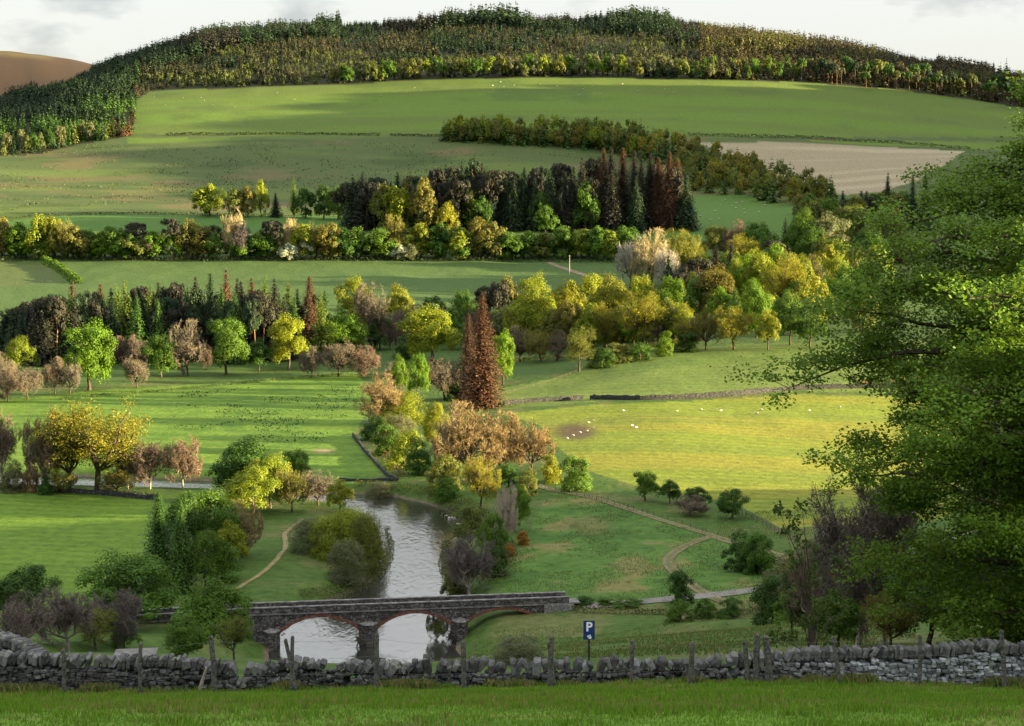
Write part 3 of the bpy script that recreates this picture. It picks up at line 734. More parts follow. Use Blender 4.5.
# ------------------------------------------------------------------ the trees one by one: x, top row, foot row, width, kind, colour | label
table('''
19 336 375 36 B yg | pale green clumpy tree above the pinkish scrub at the west edge
4 352 396 26 N pk | pinkish bare tree cut by the west edge, at the bright field's rim
28 366 399 34 N pk | low wide pinkish bare thicket before the pale green clumpy tree
8 368 401 30 N pk | lowest pinkish bare thicket at the west end of the field edge
55 357 394 24 N pk | narrow pinkish bare tree just west of the big fresh green tree
70 361 394 22 N pk | short pinkish bare tree touching the big fresh green tree's foot
89 320 390 60 B fr | big round fresh green tree with a sunlit side, before the dark pinewood
122 336 366 22 N tw | thin brown bare tree behind the big round fresh green tree
138 335 369 24 N tw | dull brown bare tree between the big green tree and the leaning green tree
137 357 388 26 N pk | small rounded pinkish bare tree standing alone on the rough field edge
127 309 355 24 b ol | olive rounded tree in front of the dark pine trunks
161 335 377 40 B md | lopsided green tree with a sunlit shoulder, east of the small pinkish tree
188 320 376 38 N pk | tall pinkish bare tree with a clear trunk between two green trees
226 318 375 48 B md | dark domed green tree with its trunk in deep shade at the field edge
206 345 370 16 N tw | slight brown bare tree leaning on the dark domed green tree
259 338 371 28 B dk | small dark green tree beside the dark domed green tree
262 318 358 28 N pu | purplish bare tree behind the small dark green tree
278 330 362 16 N pk | small pinkish bare tree in front of the yellow-lit round tree
289 314 370 44 B yg | round tree with yellow-lit crown and short dark trunk on the grass
320 316 358 24 L lg | pale green pointed larch beside the yellow-lit round tree
345 315 356 48 B fr | broad fresh green tree above the eastern pinkish thickets
312 346 378 26 N pk | low pinkish bare thicket under the pale green larch
338 341 377 38 N pk | wide pinkish bare thicket at the foot of the broad fresh green tree
362 346 376 40 N tw | brown bare thicket at the river end of the field edge
353 277 334 40 B yg | yellow-topped tree behind the tall pale bare tree
371 284 350 42 N pk | tallest pale pinkish bare tree with a forked silvery trunk
400 284 336 40 B ye | golden-topped tree just east of the tall pale bare tree
390 318 350 26 N tw | brown bare tree under the golden-topped tree
405 334 358 34 U dk | dark evergreen shrub under the great yellow dome tree
432 305 364 66 B yg | great domed yellow-green tree west of the twin rusty conifers
432 296 330 30 b dk | dark rounded tree peeping over the great yellow-green dome
465 290 342 32 B md | mid green tree rising behind the tip of the rusty conifer
418 354 404 28 B fr | upright bright green tree between two bare thickets by the river
400 354 395 22 B fr | small bright green tree leaning on the upright bright green tree
378 374 424 56 N or_ | wide russet bare tree at the corner of the bright field
396 362 392 30 N pk | faded pinkish bare tree behind the upright bright green tree
445 357 400 42 N pk | round fawn bare tree west of the rusty conifers
455 383 400 26 U dk | dark green shrub under the round fawn bare tree
482 293 407 48 H rd | tall rusty brown conifer, the larger and nearer of the pair
469 314 400 34 H rd | shorter rusty brown conifer behind the tall one
503 330 384 28 B fr | bright green tree on the east flank of the tall rusty conifer
402 391 424 58 W yg | smooth domed willow, yellow topped, at the corner of the bright field
376 414 440 32 U dk | dark green shrub below the smooth domed willow
399 414 442 40 W gy | grey-green willow bush tucked under the domed willow
388 424 455 36 U md | mid green shrub by the field corner wall
404 430 468 40 U yg | lime green shrub in the bank of bushes above the river
436 403 452 28 B ye | upright golden-green tree in front of the domed willow
418 438 474 34 U dk | deep green shrub on the river bank below the golden-green tree
470 402 482 74 N or_ | largest orange-tinted bare tree on the river bank, below the rusty conifers
500 413 474 52 N or_ | orange-brown bare tree overlapping the largest one on its east
532 424 474 46 N or_ | easternmost orange-brown bare tree beside the hay field
450 412 474 40 N pk | fawn bare tree between the golden-green tree and the orange one
446 455 490 40 U ol | olive shrub on the river bank under the fawn bare tree
480 452 512 40 O gold | small golden-leaved tree with pale stems in the river thicket
508 463 494 32 U dk | dark green shrub east of the small golden-leaved tree
528 468 494 26 U ol | olive shrub at the top of the rough meadow
553 455 482 28 U ye | yellowish shrub beside the hay field near the track
576 456 490 36 U md | round dark-shaded shrub at the lower corner of the hay field
505 485 545 26 K wh | thin pale leafless tree above the gorse on the river bank
515 486 532 34 B fr | light green young tree above the orange gorse
470 538 600 58 K pu | dark purple leafless tree overhanging the river above the bridge
455 568 602 34 U ol | olive shrub at the water under the purple leafless tree
492 512 556 34 U md | mid green shrub between the river stones and the gorse
470 505 535 36 U ol | olive shrub on the bank beside the river stones
495 535 575 30 U dk | dark shrub behind the purple leafless tree
530 286 349 50 B yg | big yellow-lit round tree with a deep shaded base, east of the conifers
533 273 332 36 B yg | yellow tree top showing above the big yellow-lit round tree
507 306 350 40 b gy | greyish green tree west of the big yellow-lit round tree
486 286 340 28 P sd | dark pine behind the rusty conifer tip
499 282 340 28 P sd | taller dark pine beside the fawn tree top
508 276 325 26 b br | bronze tree top behind the dark pines
566 281 342 40 B ye | golden tree between the yellow round tree and the dark leafy one
590 274 338 50 B yg | olive-gold tree at the top of the valley wood's middle
612 274 342 54 B ye | broad golden tree, highest of the sunlit wood
571 300 350 36 B br | bronze-leaved tree behind the lone field-edge tree
604 301 350 34 O gold | slim bronze tree with a pale stem in the sunlit wood
641 276 342 42 B yg | yellow-green tree above the bronze spreading tree
642 291 350 54 O gold | spreading bronze tree with pale limbs at the knoll's wood edge
672 277 340 38 B fr | green tree with yellow edge between bronze and dark conifers
681 305 347 30 B yg | lower yellow-green tree at the knoll's top corner
579 324 372 36 O ol | lone olive tree with a bare trunk at the field corner
520 326 362 32 N pk | mauve-brown bare thicket at the flat field's far edge, its west part
541 328 362 34 N br | brown bare thicket at the flat field's far edge, its middle part
557 330 361 26 N pk | mauve bare thicket beside the lone olive tree
601 348 367 32 U dk | dark round shrub east of the lone olive tree
619 343 362 30 U ol | olive shrub at the knoll field's upper hedge
640 342 360 30 U md | green shrub in the knoll field's upper hedge
664 331 355 26 U fr | bright green shrub at the foot of the green tree
686 331 352 26 U dk | dark green shrub at the knoll field's top corner
664 318 346 34 N pk | fawn bare tree behind the bright green shrub
630 238 288 34 N wh | whitish bare poplar at the east end of the tree belt
652 229 290 44 N cr | pale gold poplar with open branches, tallest of its clump
676 230 286 48 N gold | golden poplar in full sun east of the pale ones
668 246 294 26 N wh | silvery bare poplar in front of the golden ones
698 236 285 32 N gold | amber poplar beside the dark conifer clump
742 233 282 40 O gold | bright amber tree above the dark conifer clump
668 255 310 30 S sp | dark spruce below the pale poplars
700 258 312 38 P sd | dark pine in the purple-black clump
716 243 300 34 S sd | pointed brown-black spruce in the clump under the amber tree
731 241 296 28 S sd | slender brown-black spruce beside the pointed one
685 272 315 34 P sd | low dark pine filling the clump's lower edge
718 265 324 46 B br | bronze domed tree under the dark conifer clump
738 258 308 26 B yg | yellow-green tree wedged behind the bronze domed tree
759 253 318 36 B yg | tall yellow-green tree east of the bronze dome
781 253 320 50 O gold | large olive-gold tree in the middle of the eastern wood
804 254 312 30 B yg | lime-topped tree behind the large olive-gold tree
835 251 315 32 B yg | upright lime-yellow tree at the end of the eastern wood
816 255 308 30 N br | brown bare tree between two lime trees
756 279 338 32 B fr | light green tree below the tall yellow-green tree
735 287 330 28 S md | green conical tree below the bronze dome
734 304 350 46 O gold | straw-gold round tree at the knoll's far edge
768 310 350 26 B ye | small golden-yellow tree beside the straw-gold round tree
706 310 350 34 N br | rosy brown bare tree west of the straw-gold round tree
690 318 350 26 N pk | small mauve bare tree at the knoll's corner
790 290 345 34 B md | shaded green tree half hidden by the great sycamore's branch tips
810 300 348 34 B dk | dark green tree behind the great sycamore's branch tips
758 222 268 40 B md | dusky green tree above the amber tree
716 226 262 32 B ol | olive tree at the foot of the little sheep field
735 220 262 26 N tw | brown bare tree at the foot of the little sheep field
801 208 268 42 B md | tall dusky green tree east of the little sheep field
831 213 268 48 B gy | big grey-green round tree above the eastern wood
812 227 272 36 B md | green tree in the dip beside the grey-green round one
785 217 262 20 S sp | dark narrow spruce at the corner of the little sheep field
775 240 282 30 P sd | dark brown pine behind the large olive-gold tree
852 205 255 44 B ol | dull olive tree on the ridge beside the grey-green round one
868 224 278 44 B dk | dark tree near the great sycamore's upper twigs
848 262 318 36 B md | shaded tree beside the upright lime-yellow tree
872 260 320 40 B dk | deep green tree behind the great sycamore's upper edge
878 206 258 30 H rd | brown conifer on the hill spur below the tilled field
896 208 262 32 H rd | second brown conifer, east of the other on the hill spur
856 196 235 26 B ol | small dull tree at the low corner of the tilled field
842 190 228 22 S sp | low dark spruce at the tilled field's bottom hedge
887 172 224 17 S sp | lone tall fir before the tilled field
912 172 228 17 S sp | slim fir, western one of the pair before the tilled field
924 166 230 21 S sp | broad fir, eastern one of the pair before the tilled field
900 196 232 22 S sd | short brown fir between the lone fir and the pair
865 196 232 20 P sd | ragged dark pine by the tilled field's corner
''')
# left bank and near valley
table('''
97 399 492 116 O gold | spreading golden oak with dark limbs, largest tree by the far river bend
70 412 490 74 O gold | golden oak overlapping the spreading one's west side
45 412 492 40 K tw | thin bare tree between the edge tree and the golden oaks
4 412 488 44 K tw | leafless tree cut by the west edge at the far river bend
128 446 489 34 K pk | small reddish bare tree east of the spreading golden oak
150 440 489 40 K tw | slim bare tree by the far river bend
183 438 489 40 K tw | bare brown tree just west of the big green mound of trees
14 460 492 28 U gy | pale grey-green bush at the corner of the stone field wall
30 455 492 24 U or_ | rusty bush beside the pale grey-green one
46 466 494 20 S dk | small dark conical tree under the golden oaks
62 470 493 30 N br | brown thicket under the golden oaks by the wall
118 470 493 40 N br | brown thicket by the wall east of the golden oaks
245 437 500 78 B dk | massive dark green tree with a gold-edged side, by the river bend
270 452 508 48 B yg | sunlit side tree leaning out of the massive dark green one
253 466 516 58 B yg | domed yellow-green tree in front of the massive dark green one
297 450 492 34 B md | small round tree behind the massive dark green one
318 470 505 44 N pk | brown bare tree before the far bright water
340 480 512 28 B yg | small yellow-green tree at the river's turn
292 466 512 36 N br | brown bare thicket between the mound and the water
210 487 560 66 B md | green tree with a gold rim beside the dark conifers
182 492 566 50 B dk | dark tree behind the two dark green conifers
160 492 588 54 H dk | dark green conifer, the broad one at the pasture's corner
180 500 592 40 H dk | dark green conifer, narrower, beside the broad one
206 530 590 50 B md | shaded green tree in front of the gold-rimmed one
238 502 556 48 N or_ | orange-brown bare bush between the mound and the footpath
232 520 566 40 B yg | yellow-green low tree at the head of the footpath
222 545 580 46 U md | dark shaded shrub beside the footpath's lower end
352 508 560 64 W yg | big domed willow with gold top by the river
330 515 556 52 W yg | grey-green willow behind the big domed one
368 512 572 46 W ol | drooping willow at the water's edge
346 540 582 46 W gy | low round willow in front of the big domed one
308 518 552 44 W gy | westernmost grey willow near the footpath
128 551 628 98 B md | wide spreading green tree above the bridge road's west end
30 566 618 62 B dk | dark green tree by the west edge above the stone wall
4 578 620 40 B dk | dark tree cut by the west edge behind the stone wall
213 577 660 82 B md | leafy green tree beside the west end of the bridge
68 588 650 66 K pu | purple-brown leafless tree behind the wall by the west edge
28 596 652 60 K pu | spreading dull leafless thicket behind the curved wall
118 590 648 56 K pu | purple-grey leafless tree before the bridge road
96 604 650 54 O ol | thin half-leafed olive tree before the bridge road's parapet
124 618 652 36 B md | small green tree just behind the flat wooden table
186 616 660 52 B md | low green tree under the leafy tree by the bridge
234 612 662 40 O ol | olive thin-leaved tree at the bridge's west abutment
645 471 501 30 B md | small hawthorn by the track, western one of four in a row
670 479 504 24 B dk | small hawthorn by the track, second from the west
698 486 509 30 B dk | small hawthorn by the track, third from the west
732 489 519 34 B dk | small leaning hawthorn at the end of the rail fence
690 496 515 40 N pk | low brown bramble under the hawthorns
742 530 570 40 U dk | dark green shrub on the slope, west one of the close pair
760 532 574 40 U md | green shrub on the slope, east one of the close pair
748 546 572 34 U dk | low dark shrub below the close pair
786 552 604 60 U gy | grey-green shrub on the slope above the road
773 575 622 48 U dk | dark holly shrub at the road's end by the scrub
680 569 604 30 U dk | dark round yew-like shrub by the track's end
680 599 622 30 U md | rounded green shrub before the road, western of three
705 599 618 24 U md | rounded green shrub before the road, middle of three
730 598 618 28 U dk | rounded green shrub before the road, eastern of three
545 596 606 20 U dk | dark low shrub behind the bridge's east parapet
584 597 605 26 U dk | trimmed dark shrub beside the road, next to the parapet
605 597 605 20 U md | trimmed green shrub beside the road, second from the parapet
628 598 606 34 U md | low hedge shrub beside the road, third from the parapet
520 636 665 60 W gy | low grey-green bush behind the wall west of the parking sign
446 478 500 30 U md | green riverside bush across the far shingle
380 482 498 34 W gy | low grey willow on the far bank of the river's turn
''')
# gorse in flower on the bank
for x, top, base, w, lab in ((503, 552, 563, 13, 'lowest of three'), (510, 543, 556, 12, 'middle of three'), (523, 531, 545, 14, 'highest of three')):
    tree_px(x, top, base, w, 'U', (.30, .135, .018), f'orange flowering gorse bush on the river bank, {lab}', None, 'gorse_bush', .1)
# the belt of trees across the valley, west to east
ORD = ['first', 'second', 'third', 'fourth', 'fifth', 'sixth', 'seventh', 'eighth', 'ninth', 'tenth', 'eleventh', 'twelfth', 'thirteenth', 'fourteenth', 'fifteenth', 'sixteenth', 'seventeenth', 'eighteenth', 'nineteenth', 'twentieth']
def ordinal(i):
    if i < 20: return ORD[i]
    t, u = divmod(i + 1, 10)
    tens = {2: ('twentieth', 'twenty'), 3: ('thirtieth', 'thirty'), 4: ('fortieth', 'forty'), 5: ('fiftieth', 'fifty'), 6: ('sixtieth', 'sixty'), 7: ('seventieth', 'seventy'), 8: ('eightieth', 'eighty'), 9: ('ninetieth', 'ninety')}[t]
    return tens[0] if u == 0 else tens[1] + ' ' + ORD[u - 1]
CN = dict(fr='fresh green', yg='yellow-green', ye='golden', dk='dark green', md='green', ol='olive', br='bronze', pk='pinkish bare', or_='orange-brown', pu='purple-brown', wh='pale cream', cr='cream', bl='white-blossomed', sp='blackish green', sd='brown-black', rd='rusty', lg='light green', gy='grey-green', tw='brown', gold='amber')
BELT = '''2 217 b br;20 222 b fr;42 214 b yg;54 217 b ye;62 219 N br;76 226 b br;89 229 b md;113 226 b md;126 231 b md;137 222 P sd;151 232 N tw;173 218 P sd;186 226 N tw;192 219 b br;203 226 b br;214 225 P sd;230 211 N cr;
244 221 N pu;244 234 b md;262 229 b md;272 220 P sd;291 219 N cr;303 224 b yg;289 243 b bl;305 239 b bl;317 222 N br;328 223 b br;343 228 b md;356 227 b md;381 227 b md;393 215 N br;400 244 b bl;411 244 b gy;421 223 b yg;
441 222 b md;461 226 b yg;478 217 b br;493 222 b br;508 232 b md;531 231 b md;546 232 b ol;564 226 b md;581 229 b yg;597 226 b md;611 230 b yg;626 226 b md'''
for i, e in enumerate(BELT.replace('\n', '').split(';')):
    x, top, sp_, c_ = e.split(); x, top = float(x), float(top)
    w = {'P': 26, 'N': 26}.get(sp_, 33) * (0.62 if top > 238 else 1)
    kind = {'b': 'tree', 'N': 'open-branched tree', 'P': 'spreading pine'}[sp_]
    if c_ == 'bl': kind = 'little tree'
    tree_px(x, top, 258.5 + (i % 3) * .5 + (1 if top > 238 else 0), w, sp_, c_, f'{CN[c_].replace(" bare", "")} {kind}, {ordinal(i)} from the west in the belt across the valley', None)
# dark pinewood behind the left field: pointed tops against the green field
PW = '''6 318 S sp;20 306 P sd;34 300 P sd;48 297 P sd;60 294 P sp;73 281 S rd;82 292 S sp;92 300 P sd;101 283 S rd;112 287 S sp;118 284 L lg;126 280 L lg;134 290 S sp;142 286 P sd;151 284 L lg;160 281 S sp;168 290 P sd;176 282 P sd;182 290 S sd;197 275 S sd;211 272 S sp;226 268 S rd;
238 277 S sd;243 280 S sd;252 277 S rd;262 290 P sd;266 275 L lg;275 277 S sd;288 279 L lg;298 288 S sp;311 276 H rd;322 292 L lg;16 318 P sd;40 312 P sp;66 308 P sd;96 306 P sp;112 312 P sd;186 300 P sd;232 300 P sp;222 312 P sp;206 296 P sd;256 300 P sd;300 305 P sd;170 308 P sd;150 306 P sp;130 305 L lg;284 304 P sp;78 312 P sd;12 330 P sd'''
for i, e in enumerate(PW.replace('\n', '').split(';')):
    x, top, sp_, c_ = e.split(); x, top = float(x), float(top)
    kind = {'S': 'spruce', 'P': 'pine', 'L': 'larch', 'H': 'conifer'}[sp_]
    if i < 32: lab = f'{CN[c_]} {kind}, {ordinal(i)} top from the west along the dark pinewood\'s skyline'; g = None
    else: lab = f'dark {kind} deep in the shaded pinewood behind the green field-edge trees' if sp_ == 'P' else 'light green larch glowing inside the shaded pinewood'; g = 'trees inside the dark pinewood'
    tree_px(x, top, 348 + (i % 4) * 4, {'P': 34, 'S': 34, 'L': 29, 'H': 34}[sp_], sp_, c_, lab, g)
# the dark wood on the rise above the belt
RW = '''346 182 P sd;354 173 S sp;364 171 S sd;375 177 P sp;386 179 S sp;398 171 S sp;410 176 P sd;421 176 P sp;436 168 P sd;446 163 S sp;455 167 P sd;464 160 S sp;473 158 P sp;481 162 S sd;490 178 P sd;501 176 S sp;512 171 P sd;522 173 S sp;532 168 S sd;541 166 P sd;551 171 S sp;560 163 P sd;572 166 S sp;
582 156 S sd;592 158 P sd;604 148 H rd;612 147 H sd;622 148 H rd;634 150 H sd;641 158 S sd;650 153 H sd;659 158 H rd;668 151 H rd;677 160 H rd;684 176 H sd'''
for i, e in enumerate(RW.replace('\n', '').split(';')):
    x, top, sp_, c_ = e.split(); x, top = float(x), float(top)
    kind = {'S': 'spruce', 'P': 'pine', 'L': 'larch', 'H': 'tall conifer'}[sp_]
    tree_px(x, top, 227 + (i % 3), {'P': 28, 'S': 29, 'H': 32}[sp_], sp_, c_, f'{CN[c_]} {kind}, {ordinal(i)} top from the west in the dark wood above the belt')
table('''
210 184 216 36 b yg | yellow-topped round tree at the west end of the rise wood
236 188 217 26 b ol | olive tree second in the rise wood's west end
248 186 217 22 b br | bronze tree in the rise wood's west end
261 180 217 18 b yg | bright yellow-green upright tree in the rise wood's west end
276 192 217 16 S sp | dark narrow spruce in the rise wood's west end
294 177 217 13 L lg | slim yellow-tipped larch standing above the rise wood
306 187 218 26 b dk | green round tree east of the slim yellow-tipped larch
324 185 219 26 b dk | dark green round tree before the rise wood's conifers
338 186 220 24 b md | green tree at the seam of broadleaves and conifers on the rise
384 184 232 30 b ol | olive tree before the dark conifers on the rise
398 186 234 34 b yg | yellow-green tree before the dark conifers on the rise
424 178 234 34 b br | large bronze tree before the dark conifers on the rise
446 202 235 24 b ye | golden-green tree at the feet of the bronze one
408 176 228 26 b br | rosy bronze tree top beside the large bronze tree
586 182 232 30 b md | green round tree lit in front of the black conifers
540 192 231 26 b md | dusky green tree low in the black conifers
545 205 233 26 b md | low green tree between the belt and the black conifers
482 196 232 24 b dk | dark green tree low under the black conifers
470 184 231 22 L lg | light green larch among the black conifers
''')
# the bodies of the woods, behind the trees named above
def fill(n, poly_x, tops, bases, ws, kinds, lab, group, seed):
    r = random.Random(seed)
    for i in range(n):
        x = poly_x[0] + (poly_x[1] - poly_x[0]) * (i + r.uniform(0, .9)) / n; sp_, c_ = r.choice(kinds)
        b_ = r.uniform(*bases); w_ = r.uniform(*ws); tree_px(x, max(np.interp(x, *tops) + r.uniform(-3, 6), b_ - w_ * (2.4 if sp_ in 'SP' else 1.25)), b_, w_, sp_, c_, lab, group)
fill(44, (-4, 330), ([0, 60, 200, 330], [306, 294, 288, 292]), (350, 366), (24, 34), [('S', 'sp'), ('P', 'sp'), ('P', 'sd'), ('S', 'sd'), ('S', 'dk')], 'dark conifer inside the shaded pinewood, one of the crowd filling it', 'crowd of conifers filling the dark pinewood', 1)
fill(40, (344, 690), ([344, 420, 480, 600, 690], [184, 180, 172, 164, 168]), (224, 233), (22, 30), [('S', 'sp'), ('P', 'sd'), ('S', 'sd')], 'black-green conifer inside the wood on the rise, one of the crowd filling it', 'crowd of conifers filling the rise wood', 2)
fill(54, (0, 640), ([0, 640], [233, 234]), (255, 260), (22, 32), [('b', 'dk'), ('b', 'md'), ('b', 'ol'), ('b', 'fr'), ('b', 'md')], 'lower tree filling the belt across the valley between its taller neighbours', 'lower trees filling the belt across the valley', 3)
fill(34, (505, 690), ([505, 560, 620, 690], [300, 292, 292, 300]), (338, 352), (28, 38), [('b', 'yg'), ('b', 'fr'), ('b', 'ol'), ('O', 'gold'), ('b', 'ye')], 'mixed tree inside the sunlit valley wood, one of the crowd filling it', 'crowd of trees filling the sunlit valley wood', 4)
fill(44, (690, 890), ([690, 740, 800, 890], [262, 250, 236, 236]), (268, 335), (28, 40), [('b', 'md'), ('b', 'fr'), ('b', 'ol'), ('b', 'yg'), ('b', 'ye')], 'mixed tree inside the eastern wood, one of the crowd filling it', 'crowd of trees filling the eastern wood', 5)
fill(16, (335, 505), ([335, 505], [306, 306]), (338, 352), (26, 36), [('b', 'dk'), ('b', 'md'), ('N', 'tw'), ('b', 'ol')], 'tree inside the wood behind the great yellow dome, one of the crowd filling it', 'crowd of trees behind the great yellow dome', 6)
fill(26, (800, 905), ([800, 905], [196, 190]), (212, 250), (22, 32), [('b', 'md'), ('b', 'ol'), ('S', 'sd'), ('b', 'dk'), ('b', 'br')], 'mixed tree on the spur below the tilled field, one of the crowd there', 'crowd of trees on the spur below the tilled field', 7)
# ------------------------------------------------------------------ plantation on the spur and on the big hill
def scatter_px(poly, n, seed, dmin=26, mind=0):
    rng = random.Random(seed); xs_ = [p[0] for p in poly]; ys_ = [p[1] for p in poly]; out_ = []
    P = np.array(poly, float)
    while len(out_) < n:
        x, y = rng.uniform(min(xs_), max(xs_)), rng.uniform(min(ys_), max(ys_))
        if not in_poly(P, np.array([x]), np.array([y]))[0]: continue
        if mind and any((x - a) ** 2 + ((y - b_) * 1.6) ** 2 < mind * mind for a, b_ in out_[-400:]): continue
        out_.append((x, y))
    return out_
SPUR = [(444, 141), (500, 145), (560, 147), (600, 151), (640, 160), (665, 178), (690, 190), (740, 200), (790, 206), (832, 206), (838, 198), (800, 188), (760, 176), (720, 164), (690, 154), (660, 143), (636, 136), (600, 136), (520, 135), (444, 132)]
for x, y in sorted(scatter_px(SPUR, 250, 5, mind=3.2) + [(446 + i * 2.9, 141 + i * .17 - (i % 3) * 2.2) for i in range(56)], key=lambda p: p[1]):
    edge = y - np.interp(x, [444, 600, 640, 700, 830], [140, 150, 165, 192, 206])
    r_ = prng.random()
    kind, c_ = (('g', 'ol') if r_ < .25 else ('f', 'dk') if r_ < .5 else ('g', 'br') if r_ < .62 else ('f', 'ol') if r_ < .82 else ('g', 'yg'))
    if x > 640 and r_ > .8: kind, c_ = 'g', 'gold'
    h = prng.uniform(17, 24); p = at(x, y, 1100)
    lab = {'g': 'small round-topped tree in the plantation running down the spur', 'f': 'small pointed conifer in the plantation running down the spur'}[kind]
    plant(kind, p, h, h * prng.uniform(.55, .8), c_, lab, 'plantation trees on the spur, ' + ('round' if kind == 'g' else 'pointed'), None, .25)
# forest front edge: light birches and lit pines are built singly, the rest is one mass
for i in range(62):
    x = 332 + i * 5.8 + prng.uniform(-2, 2); 
    if x > 690: break
    y = forest_edge(x) - prng.uniform(0, 3); p = at(x, y, 1400); h = prng.uniform(17, 27)
    plant('g', p, h, h * .72, prng.choice(['gy', 'ol', 'md', 'gy', 'yg']), 'pale round birch along the lower edge of the hill forest', 'birches along the hill forest edge', None, .2)
for i in range(112):
    x = 694 + i * 3.1 + prng.uniform(-2, 2); y = forest_edge(x) - prng.uniform(-.5, 8); p = at(x, y, 1400); h = prng.uniform(17, 31)
    if x < 800: plant('g', p, h * .8, h * .4, prng.choice(['md', 'ol', 'gy', 'dk']), 'dusky broadleaf at the lower edge of the hill forest', 'dusky broadleaves at the hill forest edge', None, .2)
    else: plant('Q', p, h, h * prng.uniform(.42, .60), prng.choice(['ol', 'dk', 'sp', 'dk', (.06, .062, .026)]), 'tall pine with a bare lit trunk at the hill forest edge', 'pines with bare trunks at the hill forest edge', None, .2)
for x, top, base in ((1000, 60, 92), (817, 36, 56), (938, 52, 74), (908, 58, 76), (960, 58, 78), (1006, 57, 80)):
    tree_px(x, top, base, 9, 'f', 'sp', f'single dark tree standing above the ridge line, {ordinal([817, 908, 938, 960, 1000, 1006].index(x))} from the west')
for i in range(40):
    x = 4 + i * 3.4; y = forest_edge(x) - prng.uniform(0, 4); p = at(x, y, 1200); h = prng.uniform(16, 24)
    k = 'f' if x > 100 or i % 3 == 0 else 'g'
    c_ = ('rd' if x > 112 else prng.choice(['sp', 'dk', 'ol'])) if k == 'f' else prng.choice(['ol', 'gy', 'dk'])  # rusty tint at the east end stands for low sun on that edge
    plant(k, p, h, h * .5, c_, 'conifer on the western lower edge of the hill forest' if k == 'f' else 'round tree on the western lower edge of the hill forest',
          'conifers on the forest\'s western edge' if k == 'f' else 'round trees on the forest\'s western edge', None, .25)
# forest mass
def mass(name, pts, protos, hs_, ws, cols, m, seed):
    rng = np.random.default_rng(seed); Vs, Fs, T, C = [], [], [], []; n0 = 0
    for (x, y), h, w, c in zip(pts, hs_, ws, cols):
        V, Fq, tn = protos[rng.integers(len(protos))]
        a = rng.uniform(0, 6.283); ca, sa = math.cos(a), math.sin(a)
        W = np.stack([(V[:, 0] * ca - V[:, 1] * sa) * w, (V[:, 0] * sa + V[:, 1] * ca) * w, V[:, 2] * h], 1) + np.array([x, y, 0])
        Vs.append(W); Fs.append(Fq + n0); n0 += len(V); T.append(tn); C.append(np.tile(c, (len(V), 1)))
    return Vs, Fs, T, C
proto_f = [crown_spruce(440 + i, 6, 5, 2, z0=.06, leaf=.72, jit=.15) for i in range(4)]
proto_g = [crown_lobes(450 + i, 5, 5, 8, .085, z0=.1, lob=(.18, .28))[:3] for i in range(3)]
rng = np.random.default_rng(12)
n_ = 32500
dd = np.sqrt(rng.uniform(1380 ** 2, 2640 ** 2, n_)); pxx = rng.uniform(-150, 1150, n_); tx = (pxx - CX) / F * dd
zz = ground(tx, dd); ppx, ppy = project(tx, dd, zz)
ok = (ppy < forest_edge(ppx) - 1.0)
ok &= ~((ppx > 700) & (ppy < np.interp(ppx, [700, 1024], [20, 60])))
tx, dd, zz, ppx, ppy = [a[ok] for a in (tx, dd, zz, ppx, ppy)]
band = .5 + (fbm(ppx / 150, (ppy + ppx * .03) / 9, 91, 3) - .5) * 1.25
# stands: blocks of one age and kind with rides between them
wx, wy = ppx / 62 + 1.3 * (fbm(ppx / 80, ppy / 22, 95, 2) - .5), ppy / 13 + ppx * .002 + 1.3 * (fbm(ppx / 60, ppy / 18, 96, 2) - .5)
st_r = _hash(np.floor(wx).astype(np.int64), np.floor(wy).astype(np.int64), 5); st_h = _hash(np.floor(wx).astype(np.int64), np.floor(wy).astype(np.int64), 9)
ride = ((wx - np.floor(wx)) < .035) | ((wy - np.floor(wy)) < .05)
Vs, Fs, Ts, Cs = [], [], [], []; n0 = 0
for i in range(len(tx)):
    if ride[i] and ppy[i] > 25: continue
    b_ = .36 + .30 * st_r[i] + .35 * (band[i] - .5) + rng.normal(0, .03); topz = ppy[i] < np.interp(ppx[i], [0, 260, 480, 640, 700, 1024], [110, 45, 30, 36, 50, 80])
    if ppx[i] < 140: c_, h, pr = (COLR['sp'] if b_ < .56 else COLR['dk']), rng.uniform(12, 19), proto_f
    elif topz: c_, h, pr = (COLR['sd'] if b_ > .56 else COLR['sp']), rng.uniform(15, 22) * (1.3 if 470 < ppx[i] < 670 and rng.random() < .5 else 1), proto_f
    elif b_ > .60: c_, h, pr = (.070, .092, .022), rng.uniform(9, 13), (proto_f if rng.random() < .6 else proto_g)
    elif b_ > .52: c_, h, pr = (.050, .062, .022), rng.uniform(10, 15), proto_f
    elif b_ > .42: c_, h, pr = (.050, .052, .024), rng.uniform(10, 15), proto_f
    else: c_, h, pr = COLR['sp'], rng.uniform(11, 17), proto_f
    if ppx[i] > 700: c_, h = ((.055, .05, .022) if b_ < .55 else (.070, .074, .02)), rng.uniform(14, 24)
    h *= .66 + .52 * st_h[i]
    if topz and ppx[i] < 690: h *= .72 + .75 * float(_hash(np.int64(ppx[i] // 38), np.int64(3), 17))
    V, Fq, tn = pr[rng.integers(len(pr))]; w = h * rng.uniform(.40, .54); a = rng.uniform(0, 6.283); ca, sa = math.cos(a), math.sin(a)
    Vs.append(np.stack([(V[:, 0] * ca - V[:, 1] * sa) * w, (V[:, 0] * sa + V[:, 1] * ca) * w, V[:, 2] * h], 1) + np.array([tx[i], dd[i], zz[i] - .3]))
    Fs.append(Fq + n0); n0 += len(V); v = rng.uniform(.75, 1.25); Ts.append(tn); Cs.append(np.tile(np.array(c_) * v, (len(V), 1)))
